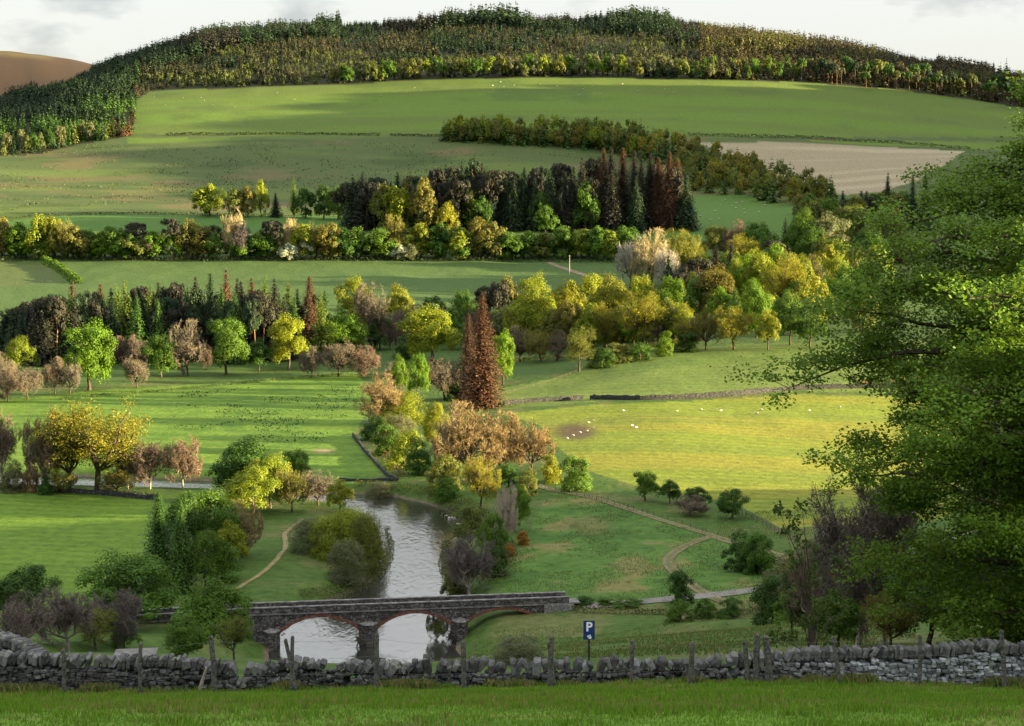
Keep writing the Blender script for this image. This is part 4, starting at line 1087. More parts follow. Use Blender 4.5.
o = obj('hill_forest', np_mesh('hill_forest', np.vstack(Vs), np.vstack(Fs), [M_MASS], {'tone': np.vstack(Ts), 'tint': np.vstack(Cs)})); tag(o, kind='stuff')
del Vs, Fs, Ts, Cs
# ------------------------------------------------------------------ hedges and low growth
def leaf_strip(name, pix, h, w, c, per_m, leaf, seed, label=None, cat=None, kind=None, group=None, dmin=26):
    rng = np.random.default_rng(seed); P = densify([at(*p, dmin) for p in pix], 2.0); Cc, Nn, T = [], [], []
    for i in range(len(P) - 1):
        L = (P[i + 1] - P[i]).length; n = max(2, int(L * per_m)); t = rng.random(n); d = (P[i + 1] - P[i]).normalized()
        hh = h * (.75 + .5 * float(vnoise(i * .37, seed)))
        u = rng.uniform(-1, 1, n); v = rng.random(n) ** .7
        s = np.sqrt(np.clip(1 - (v * 1.0 - .1) ** 2, .1, 1))
        x = P[i].x + (P[i + 1].x - P[i].x) * t - d.y * u * s * w / 2; y = P[i].y + (P[i + 1].y - P[i].y) * t + d.x * u * s * w / 2
        Cc.append(np.stack([x, y, ground(x, y) + v * hh], 1)); Nn.append(np.stack([-d.y * u, d.x * u, np.full(n, .6)], 1) + rng.normal(0, .4, (n, 3)))
        T.append(np.full(n, rng.uniform(.8, 1.2)) * rng.uniform(.85, 1.15, n))
    Cc = np.vstack(Cc); V, Fq = leaf_quads(Cc, np.vstack(Nn), leaf * rng.uniform(.7, 1.3, len(Cc)), rng)
    o = obj(name, np_mesh(name, V, Fq, [M_LEAF], {'tone': np.repeat(tone_rows(np.concatenate(T), rng, .06), 4, 0)}), None, (0, 0, 0), c)
    tag(o, label, cat, group, kind); return o
leaf_strip('hedge', [(-20, 263), (40, 260), (120, 260.5), (260, 261), (400, 261), (520, 262), (625, 263)], 2.6, 4, (.03, .05, .018), 5, .6, 1, 'long dark hedge under the belt of trees across the valley', 'hedge')
leaf_strip('hedge', [(44, 262), (56, 268), (68, 276), (77, 284)], 3.8, 7, COLR['md'], 40, .6, 2, 'thick green hedge climbing between two fields at the west', 'hedge')
leaf_strip('hedge', [(165, 135.5), (220, 135), (300, 134.5), (380, 135.5)], 2.4, 3, (.035, .045, .018), 6, .7, 3, 'thin dark hedge along the foot of the upper field, west stretch', 'hedge', dmin=1400)
leaf_strip('hedge', [(390, 136), (445, 136.5)], 2.4, 3, (.035, .045, .018), 6, .7, 4, 'short dark hedge at the foot of the upper field, by the plantation', 'hedge', dmin=1400)
leaf_strip('hedge', [(688, 136), (760, 137.5), (830, 140), (900, 144), (970, 150)], 3.0, 3.5, (.032, .045, .018), 6, .7, 5, 'long dark hedge between the upper field and the tilled field', 'hedge', dmin=1400)
leaf_strip('hedge', [(0, 219), (60, 216), (150, 214.5), (260, 216), (330, 216), (376, 221)], 1.8, 3, (.05, .06, .025), 2.5, .7, 6, 'low hedge along the upper side of the narrow green strip field', 'hedge', dmin=1050)
leaf_strip('bracken_bank', [(861, 387), (885, 385), (915, 383), (945, 381)], 1.9, 3, (.24, .10, .035), 22, .28, 7, 'rust-brown bracken strip seen under the great sycamore\'s branches', 'bracken', dmin=300)
leaf_strip('undergrowth', [(60, 400), (120, 394), (200, 388), (280, 380), (350, 374)], .8, 5, (.055, .080, .024), 22, .22, 8, kind='stuff')
leaf_strip('undergrowth', [(508, 362), (560, 358), (600, 357)], 1.2, 4, COLR['ol'], 14, .35, 9, kind='stuff')
leaf_strip('undergrowth', [(374, 434), (384, 452), (396, 470), (402, 480)], 1.3, 3, (.10, .09, .045), 18, .26, 10, kind='stuff')
leaf_strip('undergrowth', [(356, 484), (390, 487), (420, 492), (450, 497)], 1.2, 3, COLR['ol'], 24, .22, 11, kind='stuff')
leaf_strip('undergrowth', [(0, 489), (60, 491), (110, 493), (160, 496)], .6, 2, (.09, .11, .03), 26, .2, 12, kind='stuff')
leaf_strip('undergrowth', [(574, 612), (600, 613), (640, 614), (700, 615), (760, 613)], .9, 2, (.075, .085, .03), 60, .14, 13, kind='stuff')
leaf_strip('undergrowth', [(448, 506), (470, 520), (490, 540), (500, 560), (490, 585)], 1.6, 8, (.06, .075, .025), 60, .22, 14, kind='stuff')
leaf_strip('undergrowth', [(388, 530), (390, 550), (386, 568), (372, 582), (350, 594), (322, 606)], 1.0, 2.5, (.085, .10, .04), 50, .16, 16, kind='stuff')
leaf_strip('undergrowth', [(446, 545), (444, 565), (450, 585), (455, 600)], 1.1, 2.5, (.07, .085, .03), 50, .18, 17, kind='stuff')
leaf_strip('undergrowth', [(300, 596), (330, 592), (346, 588), (352, 580)], .9, 2, (.09, .12, .035), 40, .16, 15, kind='stuff')
# ------------------------------------------------------------------ stone bridge
M_BRIDGE = masonry('bridge_rubble', (.042, .040, .042), (.115, .105, .10), (.02, .02, .021), 1.05, (.16, .155, .15))
M_RING = masonry('red_sandstone', (.125, .048, .042), (.18, .078, .062), (.10, .05, .04), 2.2, (.22, .12, .10), 1.0)
M_COPE = plain('coping_stone', (.085, .082, .088), .9, .15, .5, 1.1, .4, (.22, .21, .205))
M_ASHLAR = masonry('pale_ashlar', (.13, .128, .135), (.20, .195, .195), (.08, .075, .075), 1.3, (.22, .23, .18), .6)
def bu(px, py=615):
    t = xs(px, py); return (t * BR0.y - BR0.x) / (BU.x - t * BU.y)
def bw(u, v, z): p = BR0 + BU * u + BV * v; return (p.x - BR0.x, p.y - BR0.y, z)
ARCH = [(bu(279), bu(360)), (bu(377), bu(453)), (bu(467), bu(541))]
SPR = [-62.45, -62.25, -61.9]; CRN = [-60.05, -60.0, -59.95]; U0, U1 = -30.0, bu(571)
def zo(u): return -.03 * max(0.0, -u)
def intr(u):
    for (a, b_), s_, c_ in zip(ARCH, SPR, CRN):
        if a <= u <= b_:
            w = (b_ - a) / 2; r = c_ - s_; Rr = (w * w + r * r) / (2 * r)
            return c_ - Rr + math.sqrt(max(0, Rr * Rr - (u - (a + b_) / 2) ** 2))
    return None
br = empty('stone_bridge', (BR0.x, BR0.y, 0)); tag(br, 'old narrow three-arched stone road bridge with red arch rings over the river', 'bridge')
us = sorted(set([U0, U1] + [x for a in ARCH for x in (a[0] - 1e-4, a[0] + 1e-4, a[1] - 1e-4, a[1] + 1e-4)] + list(np.arange(U0, U1, .45))))
mb = MB(); VN, VF = .12, 3.5
for a, b_ in zip(us[:-1], us[1:]):
    ia, ib = intr((a + b_) / 2), None
    if ia is not None: za, zb = intr(max(a, [x for x in ARCH if x[0] <= (a + b_) / 2 <= x[1]][0][0])), intr(min(b_, [x for x in ARCH if x[0] <= (a + b_) / 2 <= x[1]][0][1]))
    else: za = zb = -67.0
    ta, tb = -59.35 + zo(a), -59.35 + zo(b_)
    mb.add([bw(a, VN, za), bw(b_, VN, zb), bw(b_, VN, tb), bw(a, VN, ta)], [(0, 1, 2, 3)])
    mb.add([bw(a, VF, za), bw(b_, VF, zb), bw(b_, VF, tb), bw(a, VF, ta)], [(3, 2, 1, 0)])
    mb.add([bw(a, VN, ta), bw(b_, VN, tb), bw(b_, VF, tb), bw(a, VF, ta)], [(0, 1, 2, 3)])
    if ia is not None: mb.add([bw(a, VN, za), bw(b_, VN, zb), bw(b_, VF, zb), bw(a, VF, za)], [(3, 2, 1, 0)])
for (a, b_), s_ in zip(ARCH, SPR):
    for u in (a, b_): mb.add([bw(u, VN, -67), bw(u, VF, -67), bw(u, VF, s_), bw(u, VN, s_)], [(0, 1, 2, 3)])
mb.build('spandrel_wall', M_BRIDGE, br)
for (a, b_), s_, c_ in zip(ARCH, SPR, CRN):
    w = (b_ - a) / 2; r = c_ - s_; Rr = (w * w + r * r) / (2 * r); th = math.asin(w / Rr); mb = MB(); K = 28
    for i in range(K):
        q = []
        for k in (i, i + 1):
            t = -th + 2 * th * k / K
            for rr in (Rr - .02, Rr + .46): q.append(((a + b_) / 2 + rr * math.sin(t), c_ - Rr + rr * math.cos(t)))
        for v0, fl in ((VN - .07, False), ):
            mb.add([bw(q[0][0], v0, q[0][1]), bw(q[2][0], v0, q[2][1]), bw(q[3][0], v0, q[3][1]), bw(q[1][0], v0, q[1][1]),
                    bw(q[0][0], v0 + .4, q[0][1]), bw(q[2][0], v0 + .4, q[2][1]), bw(q[3][0], VN + .01, q[3][1]), bw(q[1][0], VN + .01, q[1][1])],
                   [(0, 1, 2, 3), (4, 5, 1, 0), (3, 2, 6, 7)])
    mb.build('arch_ring', M_RING, br)
def strip_box(name, u0, u1, v0, v1, z0, z1, m, jit=0, step=1.1):
    mb = MB(); ul = list(np.arange(u0, u1, step)) + [u1]
    for i, u in enumerate(ul):
        j = (float(vnoise(i * 1.7, 5.5)) - .5) * jit
        mb.add([bw(u, v0, z0 + zo(u)), bw(u, v1, z0 + zo(u)), bw(u, v1, z1 + zo(u) + j), bw(u, v0, z1 + zo(u) + j)])
    n = len(ul); f = []
    for i in range(n - 1):
        for k in range(4): f.append((i * 4 + k, i * 4 + (k + 1) % 4, i * 4 + 4 + (k + 1) % 4, i * 4 + 4 + k))
    mb.F4 = [np.array(f + [(0, 1, 2, 3), (n * 4 - 1, n * 4 - 2, n * 4 - 3, n * 4 - 4)])]
    return mb.build(name, m, br)
strip_box('string_course', U0, U1, -.06, .118, -59.46, -59.26, M_COPE, .04)
for v0, v1 in ((.02, .42), (3.2, 3.6)):
    p = strip_box('parapet', U0, U1 - .3, v0, v1, -59.34, -58.42, M_BRIDGE)
    strip_box('coping', U0, U1 - .3, v0 - .06, v1 + .06, -58.417, -58.27, M_COPE, .05)
strip_box('roadway', U0, U1 + 1.5, .425, 3.195, -59.5, -59.31, plain('road_surface', (.13, .13, .125), .9, .1, .2, 2))
mb = MB()
u0, u1 = bu(544), U1 + .4
mb.box(bw((u0 + u1) / 2, -.1, -61.2), (u1 - u0, .5, 3.5), math.atan2(BU.y, BU.x)); mb.build('wing_wall', M_ASHLAR, br)
for (ua, ub), zt in (((ARCH[0][1], ARCH[1][0]), -61.35), ((ARCH[1][1], ARCH[2][0]), -61.4), ((ARCH[0][0] - 2.2, ARCH[0][0]), -61.9)):
    mb = MB(); um = (ua + ub) / 2; a, b_ = ua - .12, ub + .12
    mb.add([bw(a, VN - .002, -67), bw(b_, VN - .002, -67), bw(um + .5, -1.25, -67), bw(um - .5, -1.25, -67),
            bw(a, VN - .002, zt), bw(b_, VN - .002, zt), bw(um + .5, -1.25, zt), bw(um - .5, -1.25, zt)], [(3, 2, 6, 7), (2, 1, 5, 6), (0, 3, 7, 4)])
    pier = mb.build('pier', M_BRIDGE, br)
    mb = MB(); e_ = .12
    mb.add([bw(a - e_, VN - .004, zt), bw(b_ + e_, VN - .004, zt), bw(um + .6, -1.4, zt), bw(um - .6, -1.4, zt), bw(a - e_, VN - .004, zt + .12), bw(b_ + e_, VN - .004, zt + .12), bw(um + .6, -1.4, zt + .12), bw(um - .6, -1.4, zt + .12),
            bw(um - .3, VN - .004, zt + .4), bw(um + .3, VN - .004, zt + .4)],
           [(3, 2, 6, 7), (2, 1, 5, 6), (0, 3, 7, 4), (3, 0, 1, 2), (7, 6, 9, 8)], [(6, 5, 9), (4, 7, 8)]); mb.build('cutwater_cap', M_ASHLAR, pier)
# driftwood lodged on the pier
def driftwood(u, v, z, s, seed, lab):
    rng = np.random.default_rng(seed); mb = MB()
    for _ in range(26):
        d = unit(rng.normal(size=(1, 3)))[0] * np.array([1, .6, 1]); p = rng.normal(0, .3, 3) * s * np.array([.7, .4, 1.2]); L = s * rng.uniform(.5, 1.5)
        mb.tube([p - d * L / 2, p + rng.normal(0, .1, 3) * s, p + d * L / 2], [.07 * s, .06 * s, .02 * s], 5)
    w = BR0 + BU * u + BV * v
    tag(mb.build('driftwood', M_BARK, None, (w.x, w.y, z)), lab, 'driftwood')
driftwood(ARCH[0][1] - .2, -1.5, ZW + 1.1, 1.25, 3, 'dark tangle of flood driftwood caught against the bridge\'s middle pier')
driftwood(ARCH[1][1] - .6, -.9, ZW + .9, 1.1, 4, 'dark driftwood branches at the east end of the bridge\'s second arch')
tree_px(437, 612, 644, 22, 'K', 'ol', 'thin half-leafed twigs leaning into the second bridge arch')

# ------------------------------------------------------------------ loose blocks
bm = bmesh.new(); bmesh.ops.create_cube(bm, size=1); bmesh.ops.bevel(bm, geom=bm.edges[:], offset=.13, segments=1, affect='EDGES', profile=.5)
bm.verts.ensure_lookup_table(); BLV = np.array([v.co[:] for v in bm.verts]); BL4 = np.array([[v.index for v in f.verts] for f in bm.faces if len(f.verts) == 4]); BL3 = np.array([[v.index for v in f.verts] for f in bm.faces if len(f.verts) == 3]); bm.free()
M_STONE = None
m, nt, nd, lk = mat('field_stone'); out = N(nt, 'ShaderNodeOutputMaterial'); b = N(nt, 'ShaderNodeBsdfPrincipled'); b.inputs['Roughness'].default_value = .92; b.inputs['Specular IOR Level'].default_value = .15
ta = N(nt, 'ShaderNodeAttribute', attribute_name='tint'); gg = N(nt, 'ShaderNodeNewGeometry')
n1 = N(nt, 'ShaderNodeTexNoise'); n1.inputs['Scale'].default_value = 7; n1.inputs['Detail'].default_value = 8; lk.new(gg.outputs['Position'], n1.inputs['Vector'])
r1 = ramp(nt, [(.3, (.55, .55, .55)), (.7, (1.35, 1.33, 1.3))]); lk.new(n1.outputs[0], r1.inputs[0])
n2 = N(nt, 'ShaderNodeTexNoise'); n2.inputs['Scale'].default_value = 3.1; n2.inputs['Detail'].default_value = 9; n2.inputs['Roughness'].default_value = .7; lk.new(gg.outputs['Position'], n2.inputs['Vector'])
rl = ramp(nt, [(.56, (0, 0, 0)), (.62, (1, 1, 1))]); lk.new(n2.outputs[0], rl.inputs[0])
mx = N(nt, 'ShaderNodeMix', data_type='RGBA'); lk.new(rl.outputs[0], mx.inputs[0]); lk.new(mul(nt, ta.outputs['Color'], r1.outputs[0]), mx.inputs[6]); mx.inputs[7].default_value = (.15, .165, .135, 1)
lk.new(mx.outputs[2], b.inputs['Base Color']); bp = N(nt, 'ShaderNodeBump'); bp.inputs['Strength'].default_value = .8; bp.inputs['Distance'].default_value = .03; lk.new(n1.outputs[0], bp.inputs['Height']); lk.new(bp.outputs[0], b.inputs['Normal']); lk.new(b.outputs[0], out.inputs[0])
M_STONE = m
class Stones:
    def __init__(s, seed): s.rng = np.random.default_rng(seed); s.V = []; s.C = []; s.n = 0; s.a = []; s.b = []
    def add(s, c, size, ax, roll=0, c0=.09, c1=.24, blue=0):
        """block at c; ax = direction along the wall; roll leans it over along the wall"""
        r = s.rng; v = BLV * (1 + r.normal(0, .09, BLV.shape)); v = v * np.asarray(size)
        t = r.normal(0, .10); cr, sr = math.cos(roll), math.sin(roll)
        x = v[:, 0] * cr + v[:, 2] * sr; z = -v[:, 0] * sr + v[:, 2] * cr
        y = v[:, 1] * math.cos(t) + z * math.sin(t); z = z * math.cos(t) - v[:, 1] * math.sin(t)
        ax = np.asarray(ax[:2]) / np.hypot(*ax[:2])
        s.V.append(np.stack([x * ax[0] - y * ax[1], x * ax[1] + y * ax[0], z], 1) + np.asarray(c))
        g = r.uniform(c0, c1); s.C.append(np.tile([g * (1.04 - blue), g, g * (.97 + blue)], (len(BLV), 1)))
        s.a.append(BL4 + s.n); s.b.append(BL3 + s.n); s.n += len(BLV)
    def build(s, name, parent, loc=(0, 0, 0)):
        return obj(name, np_mesh(name, np.vstack(s.V) - np.asarray(loc), [np.vstack(s.a), np.vstack(s.b)], [M_STONE], {'tint': np.vstack(s.C)}), parent)
def drystone(P, hs, name, label, seed, ruin=lambda u: 0, pale=lambda u: 0, cope=True, sc_=1.0):
    """dry stone dyke along P (list of Vector on the ground) with height hs at each; face of courses, upright cope stones on top"""
    root = empty(name, P[0]); tag(root, label, 'wall')
    L = [0]
    for a, b_ in zip(P[:-1], P[1:]): L.append(L[-1] + (b_ - a).length)
    px_, py_ = [p.x for p in P], [p.y for p in P]
    def pos(u): return np.interp(u, L, px_), np.interp(u, L, py_)
    rng = np.random.default_rng(seed); face = Stones(seed); cp_ = Stones(seed + 1)
    H = lambda u: np.interp(u, L, hs) * (1 + .10 * (float(vnoise(u * .8, seed)) - .5))
    core = MB(); nU = int(L[-1] / .7)
    for i in range(nU):
        u0, u1 = L[-1] * i / nU, L[-1] * (i + 1) / nU; x0, y0 = pos(u0); x1, y1 = pos(u1); h = max(.15, min(H(u0), H(u1)) * (1 - .5 * ruin(u0)) - .3)
        d = math.atan2(y1 - y0, x1 - x0); core.box(((x0 + x1) / 2, (y0 + y1) / 2, gz((x0 + x1) / 2, (y0 + y1) / 2) + h / 2 - .15), (L[-1] / nU - .01, .34, h + .3), d)
    co = obj('core', np_mesh('core', np.vstack(core.V) - np.array(P[0]), np.vstack(core.F4), [M_STONE], {'tint': np.tile([.03, .03, .03], (core.n, 1))}), root)
    for side in (-1, 1):
        u = 0
        z = 0.06; hmax = max(hs)
        while z < hmax + .1:
            u = rng.uniform(0, .2); hc = rng.uniform(.12, .19) * sc_
            while u < L[-1]:
                w = rng.uniform(.16, .46) * sc_; um = u + w / 2
                rr = ruin(um)
                if z + hc < H(um) - (.22 if cope else 0) - .16 * rr * float(vnoise(um * 1.3, 9)) and rng.random() > .10 * rr:
                    x, y = pos(um); x2, y2 = pos(um + .1); ax = (x2 - x, y2 - y); nn = np.array([ax[1], -ax[0]]) / math.hypot(*ax)
                    off = side * (.20 - .05 * z / hmax) + rng.normal(0, .025 + .05 * rr)
                    pl = pale(um)
                    face.add((x - nn[0] * -off, y - nn[1] * -off, gz(x, y) + z + hc / 2 + rng.normal(0, .012)), (w * rng.uniform(.9, 1.0), rng.uniform(.22, .34), hc * rng.uniform(.9, 1.15)), ax, rng.normal(0, .05 + .25 * rr),
                             .035 + .05 * pl, .10 + .30 * pl, .06 + .06 * pl)
                u += w
            z += hc
    if cope:
        u = .1
        while u < L[-1]:
            rr = ruin(u); w = rng.uniform(.13, .26) * (1 + .6 * rr) * sc_
            if rng.random() > .16 * rr:
                x, y = pos(u); x2, y2 = pos(u + .1); h = rng.uniform(.26, .36) * (1 + .5 * rr * rng.normal(0, .6)); h = float(np.clip(h, .2, .6))
                cp_.add((x, y + rng.normal(0, .05), gz(x, y) + H(u) - .16 * rr * float(vnoise(u * 1.3, 9)) - .10 + h * .1), (w, .5 * rng.uniform(.8, 1.1), h), (x2 - x, y2 - y), rng.normal(.28, .16 + .3 * rr), .04, .13, .06)
            u += w * rng.uniform(.85, 1.05)
    face.build('walling', root, P[0]); 
    if cope: cp_.build('coping', root, P[0])
    return root
def wall_line(pixs, d):
    return [at_d(px, d(px) if callable(d) else d) for px, t in pixs]
WT = [(-190, 656), (-40, 655), (0, 654), (60, 656), (110, 658), (200, 660), (250, 662), (300, 660), (380, 661), (450, 661), (540, 660), (620, 661), (700, 659), (750, 657), (785, 651), (850, 650), (930, 648), (1000, 644), (1075, 642), (1240, 640)]
D_W = 46.6
P = wall_line(WT, D_W); hs = [slope(t) * D_W - p.z for (x, t), p in zip(WT, P)]
u_px = lambda u: -190 + u * F / D_W
ruin = lambda u: float(.25 + .75 * sstep(150, 240, u_px(u)) * (1 - sstep(755, 785, u_px(u))))
pale = lambda u: float(sstep(700, 900, u_px(u)))
drystone(P, hs, 'drystone_wall', 'long grey drystone wall crossing the whole near slope, tumbled in its middle', 31, ruin, pale, True, .62)
P2 = [at_d(-75, 58), at_d(-30, 53.5), at_d(10, 50.0), at_d(30, 48.6), at_d(44, 47.7)]
T2 = [624, 629, 640, 652, 662]
hs2 = [slope(t) * p.y - p.z for t, p in zip(T2, P2)]
drystone(P2, hs2, 'drystone_wall', 'short curved drystone wall with slanted cope stones rising behind the long wall at the west edge', 41, cope=True)
# field walls, far
def far_wall(pix, h, w, label, seed, d=None, tint=(.10, .10, .105), name='field_wall'):
    P = densify([at(*p) if len(p) == 2 else Vector(p) for p in pix], 1.6); mb = MB(); rng = np.random.default_rng(seed)
    for a, b_ in zip(P[:-1], P[1:]):
        c = (a + b_) / 2; L = (b_ - a).length; hh = h * rng.uniform(.85, 1.15)
        mb.box((c.x - P[0].x, c.y - P[0].y, gz(c.x, c.y) + hh / 2 - .2 - P[0].z), (L * .995, w * rng.uniform(.9, 1.1), hh + .4), math.atan2(b_.y - a.y, b_.x - a.x))
    me = mb.mesh(name, [M_FIELDW]); tag(obj(name, me, None, P[0]), label, 'wall')
M_FIELDW = masonry('field_wall_stone', (.022, .025, .028), (.06, .06, .064), (.015, .015, .015), 2.0, (.10, .105, .095), .6)
far_wall([(-30, 488), (0, 489), (60, 492), (110, 495.5), (156, 500)], 1.1, .6, 'grey stone wall between the near pasture and the golden oaks by the river', 1)
far_wall([(504, 405), (530, 402.5), (560, 401), (583, 399)], 1.4, .6, 'pale grey field wall below the knoll field, west part up to the gate gap', 2)
far_wall([(590, 399.5), (640, 400), (690, 398.5), (740, 395), (790, 390.5), (860, 388), (930, 386)], 1.5, .6, 'long dark field wall below the knoll field, east of the gate gap', 3)
far_wall([(353, 436), (362, 448), (374, 462), (387, 476), (398, 481)], .9, .5, 'low pale stone wall at the pointed corner of the bright river field', 4)
far_wall([(340, 481), (360, 481.5), (385, 481), (398, 481)], .7, .5, 'low rough wall along the far bank at the river bend', 5)
# ------------------------------------------------------------------ wire fence along the wall
M_POST = plain('weathered_post', (.034, .033, .032), .9, .1, .35, 14, .5, (.125, .12, .115))
M_WIRE = plain('fence_wire', (.09, .09, .09), .45, .5, .1, 5)
fe = empty('wire_fence', at_d(290, 45.3)); tag(fe, 'old post and wire fence with leaning weathered posts along the drystone wall', 'fence')
PO = [(54, 653, 696, .11, 0), (132, 647, 693, .10, .02), (208, 640, 682, .13, -.05), (287, 640, 688, .10, .02), (293, 643, 690, .10, -.22), (373, 637, 682, .12, .02), (463, 645, 684, .13, -.02), (551, 640, 682, .13, .03),
      (556, 646, 682, .10, -.14), (634, 644, 683, .11, .02), (694, 646, 684, .13, .05), (754, 645, 684, .12, -.1), (761, 638, 684, .16, .02), (777, 640, 684, .18, -.12), (849, 641, 687, .11, -.20), (928, 639, 682, .11, .0), (1017, 634, 689, .12, -.1)]
FD = 45.35; tops = []
for i, (x, t, b_, w, ln) in enumerate(PO):
    t -= 4; w *= 1.15
    p = at_d(x, FD); h = slope(t) * FD - p.z; rng_ = random.Random(i); mb = MB()
    q = [(0, 0, -.35), (ln * h * .5 + rng_.uniform(-.02, .02), .01, h * .5), (ln * h, .02, h * .97), (ln * h + .01, .02, h)]
    mb.tube(q, [w / 2 * 1.1, w / 2, w / 2 * .95, w / 2 * .6], 7)
    mb.build('post', M_POST, fe, p - fe.location)
    tops.append((p.x, p.y, p.z, h, ln))
for f in (.92, .62, .34):
    mb = MB(); pts = []
    for x, y, z, h, ln in tops:
        if (x, y) in [(tops[4][0], tops[4][1]), (tops[8][0], tops[8][1])]: continue
        pts.append((x + ln * h * f - fe.location.x, y - .08 - fe.location.y, z + h * f - fe.location.z))
    fine = []
    for a, b_ in zip(pts[:-1], pts[1:]):
        for k in range(6):
            t = k / 6; fine.append((a[0] + (b_[0] - a[0]) * t, a[1] + (b_[1] - a[1]) * t, a[2] + (b_[2] - a[2]) * t - .05 * 4 * t * (1 - t)))
    fine.append(pts[-1]); mb.tube(fine, .0028, 4); mb.build('wire', M_WIRE, fe)
# pale broken stick
p = at_d(192, 45.9); mb = MB(); mb.tube([(0, 0, 0), (.1, .02, .35), (.22, 0, .72)], [.06, .055, .03], 6)
tag(mb.build('broken_stake', M_BARKPALE, None, p), 'pale broken wooden stake leaning by the wall beside a grey fence post', 'stake')
# ------------------------------------------------------------------ parking sign
d = 52.0; pg_ = at_d(590.5, d); top = slope(620.5) * d; s1 = d / F / 1.0
sg = empty('parking_sign', pg_); tag(sg, 'blue parking sign with white letter P on a post behind the stone wall', 'sign')
M_BLUE = plain('sign_blue', (.012, .035, .19), .4, .4, .05, 3); M_SIGNW = plain('sign_white', (.75, .77, .8), .4, .4, .03, 3); M_BLACK = plain('sign_black', (.02, .02, .022), .5, .3, .1, 3)
W_, H_ = 11.5 * s1, 19.5 * s1; zc = top - pg_.z - H_ / 2
mb = MB(); mb.tube([(0, .03, -.4), (0, .03, zc + H_ / 2 - .03)], .036, 8); mb.build('post', M_BLACK, sg)
mb = MB(); mb.box((0, -.018, zc), (W_, .03, H_)); pb = mb.build('back_plate', M_BLACK, sg)
mb = MB(); mb.box((0, -.036, zc + H_ * .16), (W_ * .86, .006, H_ * .62)); mb.build('blue_panel', M_BLUE, sg)
mb = MB(); mb.box((0, -.036, zc - H_ * .33), (W_ * .86, .006, H_ * .28)); mb.build('lower_panel', M_BLUE, sg)
cu = bpy.data.curves.new('letter', 'FONT'); cu.body = 'P'; cu.size = H_ * .66; cu.extrude = .003; cu.align_x = 'CENTER'; cu.align_y = 'CENTER'; cu.offset = .012
to = bpy.data.objects.new('letter_tmp', cu); COL.objects.link(to); dg = bpy.context.evaluated_depsgraph_get(); me = bpy.data.meshes.new_from_object(to.evaluated_get(dg)); bpy.data.objects.remove(to)
me.materials.clear(); me.materials.append(M_SIGNW); lo = obj('letter', me, sg, (0, -.044, zc + H_ * .16)); lo.rotation_euler = (math.pi / 2, 0, 0)
mb = MB()       # small pale pictogram under the P: a rounded figure
for cx_, cz_, r_ in ((-.02, .0, .042), (.025, -.035, .055), (.03, .03, .03)):
    th = np.linspace(0, 2 * math.pi, 14, endpoint=False)
    ring = np.stack([cx_ + r_ * np.cos(th), np.full(14, -.044), zc - H_ * .33 + cz_ + r_ * np.sin(th) * .9], 1)
    mb.add(np.vstack([ring, ring + [0, .004, 0]]), [(i, (i + 1) % 14, 14 + (i + 1) % 14, 14 + i) for i in range(14)]); mb.add(np.vstack([ring, ring.mean(0)[None]]), None, [(i, (i + 1) % 14, 14) for i in range(14)])
mb.build('pictogram', M_SIGNW, sg)
# ------------------------------------------------------------------ wooden table behind the wall
d = 49.2; p = at_d(128, d); zt = slope(653) * d - p.z; tb = empty('wooden_table', p, R(8)); tag(tb, 'flat weathered wooden table top showing just above the stone wall at the west', 'table')
M_BOARD = plain('weathered_board', (.13, .128, .12), .85, .2, .25, 6, .3)
mb = MB()
for k in range(5): mb.box((0, -.36 + k * .182, zt), (1.28, .176, .05))
mb.build('top', M_BOARD, tb)
for sx in (-.5, .5): 
    mb = MB(); mb.box((sx, 0, zt / 2 - .1), (.09, .6, zt + .1)); mb.build('leg', M_BOARD, tb)
# ------------------------------------------------------------------ rail fence on the slope, poles
M_RAIL = plain('fence_rail', (.10, .09, .08), .9, .1, .3, 5)
def rail_fence(pix, n, label, h=1.15, rails=(.45, .75, 1.05), dmin=26, rr=.045):
    A = [at(*p_, dmin) for p_ in pix]; P = densify(A, 1.0); L = len(P); root = empty('rail_fence', P[0]); tag(root, label, 'fence')
    idx = [round(i * (L - 1) / (n - 1)) for i in range(n)]; pts = [Vector((P[i].x, P[i].y, gz(P[i].x, P[i].y))) for i in idx]
    pm = MB(); pm.tube([(0, 0, -.3), (0, 0, h)], .07, 6); me = pm.mesh('post', [M_RAIL])
    for q in pts: obj('post', me, root, q - P[0])
    for r_ in rails:
        mb = MB(); mb.tube([q - P[0] + Vector((0, -.07, r_)) for q in pts], rr, 4); mb.build('rail', M_RAIL, root)
rail_fence([(738, 513), (752, 519), (768, 527), (784, 536), (800, 547)], 16, 'pale post and rail fence running down the slope beside the hay field')
rail_fence([(545, 489), (580, 496), (625, 508), (670, 521), (706, 533)], 26, 'thin post and wire fence along the track above the rough meadow', 1.0, (.6, .95), 26, .012)
rail_fence([(506, 394), (545, 384), (580, 371), (610, 362)], 20, 'faint post and wire fence at the knoll field\'s northern hedge', 1.0, (.5, .9), 26, .012)
M_POLE = plain('pole_wood', (.10, .08, .065), .9, .1, .2, 4); M_POLEP = plain('pole_pale', (.30, .28, .25), .9, .1, .2, 4)
def pole(x, top, base, r, m, label, arm=True, dmin=26):
    p = at(x, base, dmin); h = slope(top) * p.y - p.z; root = empty('utility_pole', p); tag(root, label, 'pole')
    mb = MB(); mb.tube([(0, 0, -.5), (0, 0, h)], [r, r * .75], 7); mb.build('shaft', m, root)
    if arm: mb = MB(); mb.box((0, -r, h - .6), (1.8, .14, .14)); mb.build('crossarm', m, root)
pole(44, 229, 259, .32, M_POLE, 'dark pole standing in front of the belt of trees at the west', False)
pole(569.5, 255, 275, .20, M_POLEP, 'pale electricity pole in the green field by the field track')
pole(620, 168, 226, .28, M_POLEP, 'tall pale pole rising against the black conifers')
